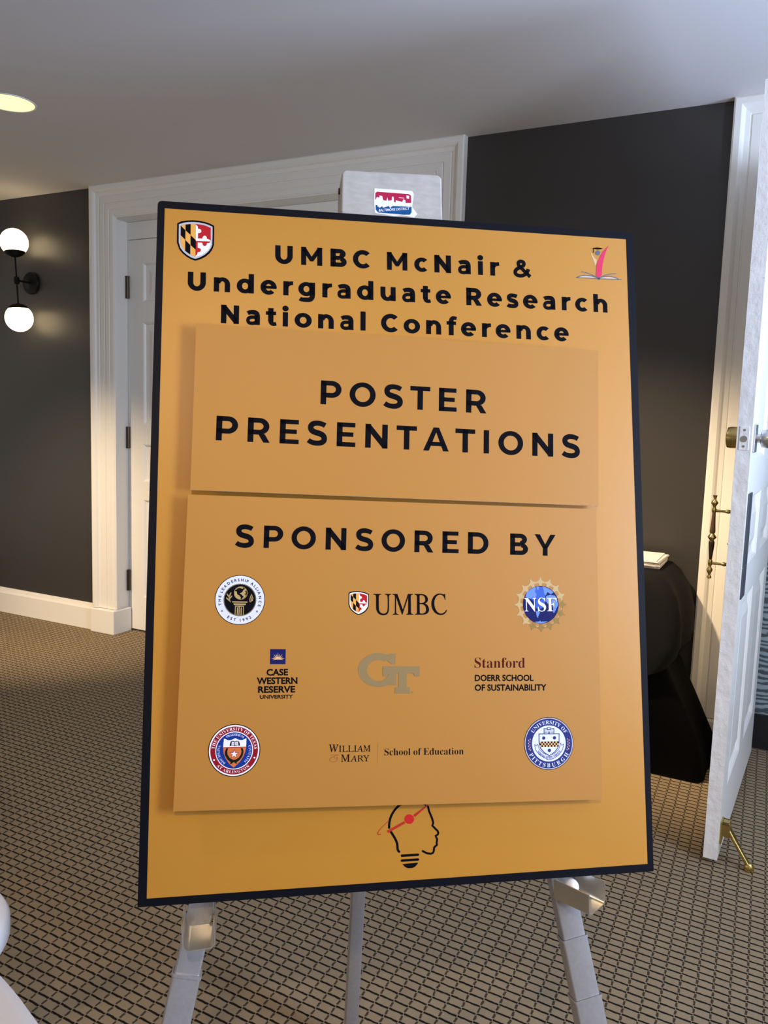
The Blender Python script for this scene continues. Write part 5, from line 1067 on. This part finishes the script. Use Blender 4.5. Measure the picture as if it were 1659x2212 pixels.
A.poly([(582, 312), (650, 300), (720, 295), (800, 305), (858, 322), (800, 335), (725, 345), (650, 332)], K_black, 2); A.line([(610, 320), (612, 370), (608, 425)], 16, K_black, 2)
place(A.build('graduate_emblem', pb, 'crimson figure rising from an open book'))

A = Art(0.0, aff([[0.0877, -0.0003, -72.719], [-0.0044, -0.0829, -367.5392]]))
A.line(bez((482, 632), ((470, 480), (530, 340), (645, 240)), ((740, 170), (960, 140), (1115, 222))), 38, K_black, 0, False)
A.line([(1145, 255), (1160, 325), (1185, 385), (1210, 445), (1232, 520), (1230, 548), (1215, 575), (1265, 630), (1305, 668), (1320, 700), (1310, 732), (1272, 755), (1285, 785), (1300, 815), (1288, 868), (1295, 910), (1262, 938), (1245, 955), (1240, 1015), (1222, 1048), (1190, 1062), (1120, 1052), (1052, 1015)], 36, K_black, 0)
A.line(bez((512, 690), ((580, 790), (625, 860), (622, 960)), ((622, 1000), (640, 1015), (650, 1025))), 40, K_black, 0)
A.line([(697, 1093), (968, 1077)], 42, K_black, 0); A.line([(697, 1176), (968, 1158)], 42, K_black, 0)
A.poly([(703, 1236), (962, 1210), (967, 1228), (912, 1286), (870, 1303), (800, 1306), (755, 1288)], K_black, 0)
A.disc(822, 468, 82, K_bulbred, 1)
A.poly([(442, 670), (735, 503), (757, 540), (462, 706)], K_brick, 1); A.poly([(893, 395), (1110, 235), (1140, 213), (1152, 222), (925, 428), (908, 426)], K_brick, 1)
A.line(bez((462, 512), ((370, 590), (300, 670), (285, 712)), ((285, 735), (310, 730), (335, 732))), 8, K_brick, 1, True, 16)
place(A.build('bulb_head_emblem', pb, 'black light bulb shaped like a face with a red orbit'))

# ---- the two raised panels
def panel(quad, off_l, off_r, label):
    o = slab('overlay_panel', quad, -0.018, -0.0135, K_panel, M_foam, pb)
    o['label'] = label
    us = [q[0] for q in quad]; vs = [q[1] for q in quad]
    bm = bmesh.new()
    add_box(bm, min(us) + 0.06, max(us) - 0.03, -0.0136, -0.0001, min(vs) + 0.06, max(vs) - 0.05)
    place(link_bm('foam_backing', bm, M_foam, o))
    return o
p1 = panel([(-0.3184, 0.3157), (0.3063, 0.3032), (0.2996, 0.0542), (-0.3222, 0.0690)], 0, 0, 'upper raised orange panel reading POSTER PRESENTATIONS')
printed_words('lettering', p1, -0.018, 'POSTER', 163, -0.1354, 0.1206, 0.2010, 0.1950, 0.0362, K_black)
printed_words('lettering', p1, -0.018, 'PRESENTATIONS', 163, -0.2875, 0.2708, 0.1422, 0.1292, 0.0363, K_black)
p2 = panel([(-0.3253, 0.0622), (0.2956, 0.0491), (0.2920, -0.3903), (-0.3366, -0.3794)], 0, 0, 'lower raised orange panel of sponsor marks')
printed_words('lettering', p2, -0.018, 'SPONSORED BY', 165, -0.2579, 0.2272, -0.0131, -0.0240, 0.0325, K_black, space=0.34)
Y2 = -0.018

# white and black round seal with globe on a column
A = Art(Y2, round_xf(-249.6, -88.9, 35.5))
A.disc(0, 0, 1, K_black, 0); A.disc(0, 0, 0.974, K_lav, 1); A.disc(0, 0, 0.655, K_rim, 2); A.disc(0, 0, 0.618, K_black, 3)
A.arc_text('s', 'THE LEADERSHIP ALLIANCE', 0.755, 199, -20, 0.105, K_black, 2, 30)
A.arc_text('s', 'EST 1992', 0.865, 233, 306, 0.105, K_black, 2, 30, True)
for a in (213, 327):
    x, y = 0.83 * cos(radians(a)), 0.83 * sin(radians(a))
    A.line([(x - .035, y - .035), (x + .035, y + .035)], 0.018, K_black, 2, False); A.line([(x - .035, y + .035), (x + .035, y - .035)], 0.018, K_black, 2, False)
sx = lambda pts: [((x - 862) / 530, (740 - y) / 525) for x, y in pts]
A.fill([ell(0.02, 0.275, .27, .265, 0, 360, 40)[:-1], ell(0.02, 0.275, .252, .247, 0, 360, 40)[:-1]], K_bronze, 4)
A.poly(sx([(745, 560), (785, 560), (800, 620), (850, 650), (880, 690), (870, 730), (830, 728), (780, 690), (748, 640)]), K_bronze, 4)
A.poly(sx([(850, 605), (900, 580), (925, 535), (960, 500), (990, 530), (965, 560), (985, 590), (960, 620), (945, 665), (910, 650), (890, 625)]), K_bronze, 4)
A.poly(sx([(770, 500), (820, 465), (880, 462), (930, 490), (900, 510), (880, 495), (840, 490), (800, 500), (780, 530)]), K_bronze, 4)
A.poly(sx([(950, 640), (985, 620), (975, 670), (930, 710), (900, 718), (930, 680)]), K_bronze, 4)
for q in (R(700, 772, 1020, 795), [(725, 815), (993, 815), (985, 848), (738, 848)], R(762, 862, 950, 882), R(762, 862, 778, 1062), R(935, 862, 950, 1062), R(805, 900, 826, 1062), R(842, 880, 862, 1062), R(885, 900, 906, 1062)): A.poly(sx(q), K_bronze, 4)
for q in ([(590, 625), (635, 690)], [(665, 595), (640, 660)], [(580, 705), (655, 770)], [(685, 665), (640, 720)]): A.line(sx(q), 0.045, K_bronze, 4)
A.line(sx([(630, 700), (665, 790)]), 0.02, K_bronze, 4)
A.line(sx([(1075, 780), (1072, 720), (1085, 660), (1105, 615), (1115, 660), (1135, 700), (1125, 745), (1085, 780), (1110, 740), (1105, 690)]), 0.03, K_bronze, 4)
place(A.build('seal', p2, 'white ringed round seal with a globe on a column'))

# crest and roman wordmark
SS = aff([[0.1115, 0.0, -108.5922], [-0.0004, -0.1099, -58.5839]])
A = Art(Y2, SS); crest(A, lambda X, Y: (140 + (X - 185) * 0.2239, 165 + (Y - 237) * 0.2405), True)
place(A.build('crest', p2, 'small shield crest beside the roman wordmark'))
A = Art(Y2, SS); A.text('i', 'UMBC', 472, 1468, 480, -276, K_black, 0, 4, 0.268)
place(A.build('wordmark', p2, 'black roman capitals beside the small crest'))

# gold gear ring and blue globe
A = Art(Y2, round_xf(201.7, -98.2, 41.3, 0))
NT = 16
A.fill([ell(0, 0, 0.845, 0.845, 0, 360, 96)[:-1], ell(0, 0, 0.795, 0.795, 0, 360, 96)[:-1]], K_gear, 0)
for k in range(NT):
    a = 2 * pi * k / NT + pi / 2; m = K_gear if sin(a - 0.5) > -0.35 else K_gearlo
    pl = lambda r, d: (r * cos(a + d), r * sin(a + d))
    A.poly([pl(0.66, 0.075), pl(0.76, 0.075), pl(0.80, 0.11), pl(0.83, 0.185), pl(0.862, 0.185), pl(0.885, 0.09), pl(0.925, 0.045), pl(1.0, 0.016), pl(1.0, -0.016), pl(0.925, -0.045), pl(0.885, -0.09), pl(0.862, -0.185), pl(0.83, -0.185), pl(0.80, -0.11), pl(0.76, -0.075), pl(0.66, -0.075)], m, 1)
A.disc(0, 0, 0.691, K_navy, 2)
gx = lambda pts: [((x - 810) / 582, (790 - y) / 605) for x, y in pts]
A.poly(gx([(470, 600), (520, 500), (620, 420), (740, 385), (860, 400), (900, 460), (930, 560), (890, 660), (900, 760), (850, 860), (760, 900), (700, 860), (640, 700), (560, 640)]), K_mid, 3)
A.poly(gx([(465, 610), (500, 520), (580, 450), (690, 395), (700, 440), (680, 500), (720, 560), (690, 640), (620, 620), (590, 660), (520, 640)]), K_sky, 4)
A.poly(gx([(720, 385), (770, 385), (765, 460), (735, 465)]), K_sky, 4)
A.poly(gx([(850, 380), (940, 410), (1040, 460), (1100, 520), (1040, 560), (960, 510), (930, 580), (890, 560), (880, 470)]), K_sky, 4)
A.poly(gx([(930, 600), (1020, 570), (1130, 590), (1185, 680), (1195, 800), (1150, 890), (1110, 970), (1080, 970), (1085, 880), (1060, 780), (960, 770), (915, 700)]), K_sky, 4)
A.poly(gx([(690, 930), (785, 945), (770, 1000), (740, 1050), (745, 1090), (710, 1050), (700, 980)]), K_sky, 4)
A.poly(gx([(665, 1165), (770, 1160), (785, 1135), (800, 1165), (950, 1160), (890, 1190), (800, 1205), (720, 1195)]), K_sky, 4)
A2 = A.xf
A.xf = lambda x, y: A2((x - 810) / 582, (790 - y) / 605)
A.text('b', 'NSF', 460, 1178, 946, -290, K_navy, 5); A.text('b', 'NSF', 442, 1166, 936, -290, K_white, 6)
place(A.build('seal', p2, 'blue globe in a gold gear ring'))

# navy square with a rising sun over four lines of capitals
CS = aff([[0.1585, 0.0012, -241.2532], [-0.003, -0.1579, -144.0791]])
A = Art(Y2, CS)
A.poly([(222, 92), (362, 92), (360, 227), (221, 227)], K_navy, 0)
for k in range(9):
    a = radians(8 + 164 * k / 8); c, s = cos(a), sin(a); l = 62 if k % 2 == 0 else 52
    A.poly([(292 + 26 * c - 3.5 * s, 183 - 26 * s - 3.5 * c), (292 + l * c, 183 - l * s), (292 + 26 * c + 3.5 * s, 183 - 26 * s + 3.5 * c)], K_tan, 1)
A.poly(ell(292, 184, 28, 24, 180, 360, 16), K_tan, 1)
A.poly([(238, 192), (265, 183), (292, 180), (320, 183), (346, 191), (320, 188), (292, 186), (265, 188)], K_tan, 1)
for s, x0, x1, b, c in (('CASE', 190, 383, 327, -55), ('WESTERN', 103, 468, 403, -55), ('RESERVE', 115, 447, 480, -55), ('UNIVERSITY', 131, 428, 534, -32)):
    A.text('s', s, x0, x1, b + 1, c, K_black, 0, 34 if c < -40 else 26, base1=b - 2)
place(A.build('wordmark', p2, 'navy square with a rising sun above dark capitals'))

# interlocking grey gold letters
A = Art(Y2, aff([[0.1658, -0.0006, -246.318], [-0.0036, -0.1615, -142.2743]]))
ring = ell(1197, 280, 187, 151, -58, -302, 44) + ell(1193, 283, 103, 94, -302, -58, 44)
A.poly(ring, K_gt, 0)
A.poly([(1295, 133), (1346, 133), (1343, 226), (1305, 226), (1262, 188), (1270, 150)], K_gt, 1)
A.poly([(1278, 333), (1284, 308), (1352, 308), (1350, 414), (1294, 414), (1290, 395), (1250, 408), (1240, 368)], K_gt, 1)
A.poly([(1231, 247), (1562, 247), (1561, 334), (1515, 334), (1506, 308), (1446, 308), (1443, 433), (1473, 433), (1471, 488), (1340, 487), (1340, 433), (1370, 433), (1373, 308), (1282, 308), (1276, 334), (1231, 334)], K_gt, 2)
A.disc(1493, 478, 9, K_gt, 0)
place(A.build('monogram', p2, 'interlocked grey gold monogram letters'))

# serif and sans wordmark
A = Art(Y2, aff([[0.0955, -0.0017, 78.5608], [-0.0017, -0.0905, -161.827]]))
A.text('b', 'Stanford', 192, 1012, 321, -163, K_cardinal, 0, -8)
A.text('s', 'DOERR SCHOOL', 197, 1152, 534, -97, K_black, 0, 27); A.text('s', 'OF SUSTAINABILITY', 195, 1365, 691, -97, K_black, 0, 27)
place(A.build('wordmark', p2, 'dark red serif word above two lines of black capitals'))

# red and blue round seal with star shield
A = Art(Y2, round_xf(-254.6, -299.6, 36.2))
for r, m, l in ((1, K_black, 0), (0.968, K_white, 1), (0.912, K_maroon, 2), (0.722, K_white, 3), (0.688, K_blue, 4)): A.disc(0, 0, r, m, l)
A.arc_text('b', 'THE UNIVERSITY OF TEXAS', 0.765, 176, 2, 0.112, K_white, 3, -6, squeeze=0.95)
A.arc_text('b', 'AT ARLINGTON', 0.868, 221, 316, 0.105, K_white, 3, -6, True)
for a in (205, 340): A.disc(0.835 * cos(radians(a)), 0.835 * sin(radians(a)), 0.035, K_white, 3)
A.arc_text('b', 'PRAESIDIUM', 0.56, 122, 55, 0.085, K_lav, 5, -10); A.arc_text('b', 'DISCIPLINA', 0.56, 236, 160, 0.085, K_lav, 5, -10); A.arc_text('b', 'CIVITATIS', 0.56, 19, -48, 0.085, K_lav, 5, -10)
ux = lambda pts: [((x - 836) / 624, (786 - y) / 629) for x, y in pts]
A.poly(ux([(570, 705), (1118, 700), (1105, 800), (1060, 930), (980, 1060), (835, 1195), (730, 1110), (640, 980), (585, 850)]), K_terra, 5)
A.poly(ux([(580, 500), (680, 540), (760, 535), (850, 490), (940, 535), (1020, 540), (1118, 495), (1118, 705), (568, 712)]), K_white, 5)
A.line(ux([(568, 714), (1118, 706)]), 0.02, K_maroon, 6, False)
A.poly(ux([(640, 735), (690, 725), (670, 800), (680, 880), (730, 960), (800, 1000), (840, 1010), (880, 1000), (950, 960), (1000, 880), (1010, 800), (985, 725), (1040, 735), (1060, 820), (1040, 920), (980, 1010), (900, 1070), (915, 1105), (880, 1098), (835, 1060), (790, 1100), (735, 1110), (760, 1070), (680, 1000), (620, 900), (610, 820)]), K_green, 6)
def star(cx, cy, r): return [(cx + (r if k % 2 == 0 else r * .42) * sin(pi * k / 5), cy - (r if k % 2 == 0 else r * .42) * cos(pi * k / 5)) for k in range(10)]
A.poly(ux(star(836, 868, 112)), K_maroon, 7); A.poly(ux(star(836, 872, 88)), K_white, 8)
A.poly(ux([(720, 680), (735, 600), (750, 565), (800, 555), (842, 570), (890, 555), (935, 565), (955, 600), (970, 675), (915, 665), (845, 680), (775, 665)]), K_black, 6)
A.poly(ux([(770, 575), (835, 580), (833, 665), (765, 655)]), K_white, 7); A.poly(ux([(852, 580), (920, 572), (930, 655), (852, 665)]), K_white, 7)
for yy in (600, 620, 640): A.line(ux([(785, yy), (825, yy + 3)]), 0.012, K_slate, 8, False); A.line(ux([(865, yy + 3), (912, yy)]), 0.012, K_slate, 8, False)
place(A.build('seal', p2, 'maroon and blue round seal with a white star on a shield'))

# college wordmark with divider
A = Art(Y2, aff([[0.1399, -0.0005, -136.0809], [-0.0046, -0.1347, -276.8186]]))
A.text('i', 'William', 106, 540, 216, -78, K_black, 0, 4, 0.268, base1=211, small=0.84)
A.text('i', 'Mary', 232, 528, 319, -76, K_black, 0, 4, 0.268, base1=313, small=0.84)
A.line(bez((205, 250), ((195, 240), (175, 245), (165, 262)), ((155, 285), (190, 290), (195, 275)), ), 5, K_faint, 0); A.line(bez((168, 262), ((110, 268), (100, 318), (150, 318)), ((195, 318), (205, 280), (190, 268))), 8, K_faint, 0); A.line([(130, 250), (160, 243), (205, 250)], 6, K_faint, 0)
A.line([(615, 115), (612, 330)], 2.5, K_faint, 0, False)
A.text('b', 'School of Education', 685, 1530, 252, -72, K_black, 0, -9, base1=243)
place(A.build('wordmark', p2, 'college name in roman capitals with a thin divider'))

# navy round seal with checkered shield
A = Art(Y2, round_xf(209.6, -305.0, 38.75))
for r, m, l in ((1, K_black, 0), (0.978, K_silver, 1), (0.942, K_sealnavy, 2), (0.683, K_lav, 3)): A.disc(0, 0, r, m, l)
A.arc_text('b', 'UNIVERSITY OF', 0.735, 149, 29, 0.135, K_lav, 3, -6); A.arc_text('b', 'PITTSBURGH', 0.90, 205, 336, 0.145, K_lav, 3, -2, True)
for sg in (-1, 1):
    for k in range(9):
        a = radians((180 if sg < 0 else 0) + (-15 + 30 * k / 8) * 1.0 - (-3 if sg < 0 else 3)); rr_ = 0.80 + (0.028 if k % 2 else -0.028)
        A.disc(rr_ * cos(a), rr_ * sin(a), 0.014, K_tan, 3, 0.034)
px_ = lambda pts: [((x - 832) / 588, (727 - y) / 635) for x, y in pts]
sh = [(585, 488), (1085, 488), (1082, 700), (1050, 840), (975, 940), (840, 1030), (705, 945), (620, 840), (588, 700)]
A.poly(px_(sh), K_sealnavy, 4); A.poly(px_([(606, 506), (1066, 506), (1064, 700), (1034, 830), (962, 925), (840, 1008), (718, 930), (638, 832), (607, 700)]), K_lav, 5)
for i in range(12):
    for j in range(3):
        x0 = 612 + i * 37.5; y0 = 678 + j * 44; A.poly(px_([(x0, y0), (x0 + 37.5, y0), (x0 + 37.5, y0 + 44), (x0, y0 + 44)]), K_black if (i + j) % 2 else K_tan, 6)
for x, y in ((707, 595), (962, 593), (840, 893)): A.poly(px_(ell(x, y, 39, 41, 0, 360, 24)[:-1]), K_sealnavy, 6)
for q in (R(708, 362, 790, 375), R(880, 362, 958, 375), R(785, 335, 872, 348), R(785, 335, 800, 410), R(858, 335, 872, 410), R(708, 362, 722, 490), R(944, 362, 958, 490), R(720, 398, 790, 408), R(872, 398, 944, 408), R(715, 430, 800, 440), R(865, 430, 950, 440), R(720, 460, 800, 470), R(865, 460, 945, 470), R(800, 385, 860, 408), R(818, 440, 850, 490)): A.poly(px_(q), K_sealnavy, 4)
A.line(px_([(565, 740), (600, 860), (690, 950), (770, 1000)]), 0.02, K_sealnavy, 4, False); A.line(px_([(490, 745), (530, 780), (565, 740)]), 0.02, K_sealnavy, 4, False); A.line(px_([(490, 745), (515, 880), (600, 990), (720, 1070), (780, 1085)]), 0.02, K_sealnavy, 4, False)
A.line(px_([(1110, 720), (1070, 860), (985, 950), (900, 1005)]), 0.02, K_sealnavy, 4, False); A.line(px_([(1180, 740), (1140, 780), (1110, 720)]), 0.02, K_sealnavy, 4, False); A.line(px_([(1180, 740), (1160, 880), (1070, 1000), (960, 1080), (905, 1090)]), 0.02, K_sealnavy, 4, False)
A.line(px_([(775, 1035), (910, 1040), (910, 1120), (770, 1115), (775, 1035)]), 0.02, K_sealnavy, 4, False)
A.arc_text('b', 'VERITAS', 0.56, 212, 254, 0.075, K_sealnavy, 5, 0, True); A.arc_text('b', 'VIRTUS', 0.56, 290, 328, 0.075, K_sealnavy, 5, 0, True)
A.xf = (lambda f: (lambda x, y: f((x - 832) / 588, (727 - y) / 635)))(A.xf); A.text('b', '1787', 785, 898, 1105, -52, K_sealnavy, 5)
place(A.build('seal', p2, 'navy round seal with a checkered shield and castle'))

# ---- torn sticker on the easel head
K_stred = ink('sticker_red', srgb(176, 36, 74)); K_stblue = ink('sticker_blue', srgb(20, 82, 138)); K_stw = ink('sticker_white', srgb(238, 236, 242))
A = Art(0.0258, aff([[0.1918, -0.0013, -173.8943], [0.0152, -0.1968, 662.5278]]))
A.poly([(668, 538), (990, 562), (1005, 590), (990, 700), (1035, 760), (1005, 790), (960, 780), (900, 770), (835, 778), (760, 762), (690, 752), (672, 745), (665, 650)], K_stw, 0)
A.poly([(690, 568), (960, 588), (980, 602), (982, 665), (935, 665), (930, 640), (915, 632), (905, 655), (880, 650), (850, 640), (848, 660), (835, 655), (832, 612), (818, 610), (815, 640), (785, 645), (778, 615), (770, 645), (742, 640), (735, 605), (712, 600), (708, 620), (690, 612), (675, 640), (676, 580)], K_stred, 1)
A.poly([(678, 682), (730, 680), (740, 705), (790, 690), (800, 705), (825, 690), (985, 698), (985, 745), (970, 765), (920, 765), (700, 745), (680, 720)], K_stblue, 1)
A.poly([(690, 690), (715, 660), (735, 690), (715, 705)], K_stw, 2); A.poly([(785, 660), (812, 672), (806, 712), (795, 690)], K_stw, 2)
A.text('s', 'BALTIMORE DISTRICT', 704, 968, 738, -21, K_stw, 2, 12, -0.2, base1=722)
A.poly([(940, 600), (965, 605), (962, 630), (942, 626)], K_stw, 2); A.line([(875, 618), (922, 624)], 4, K_stw, 2, False)
o = to_easel(A.build('sticker', None, 'torn red, white and blue sticker')); o.parent = hd
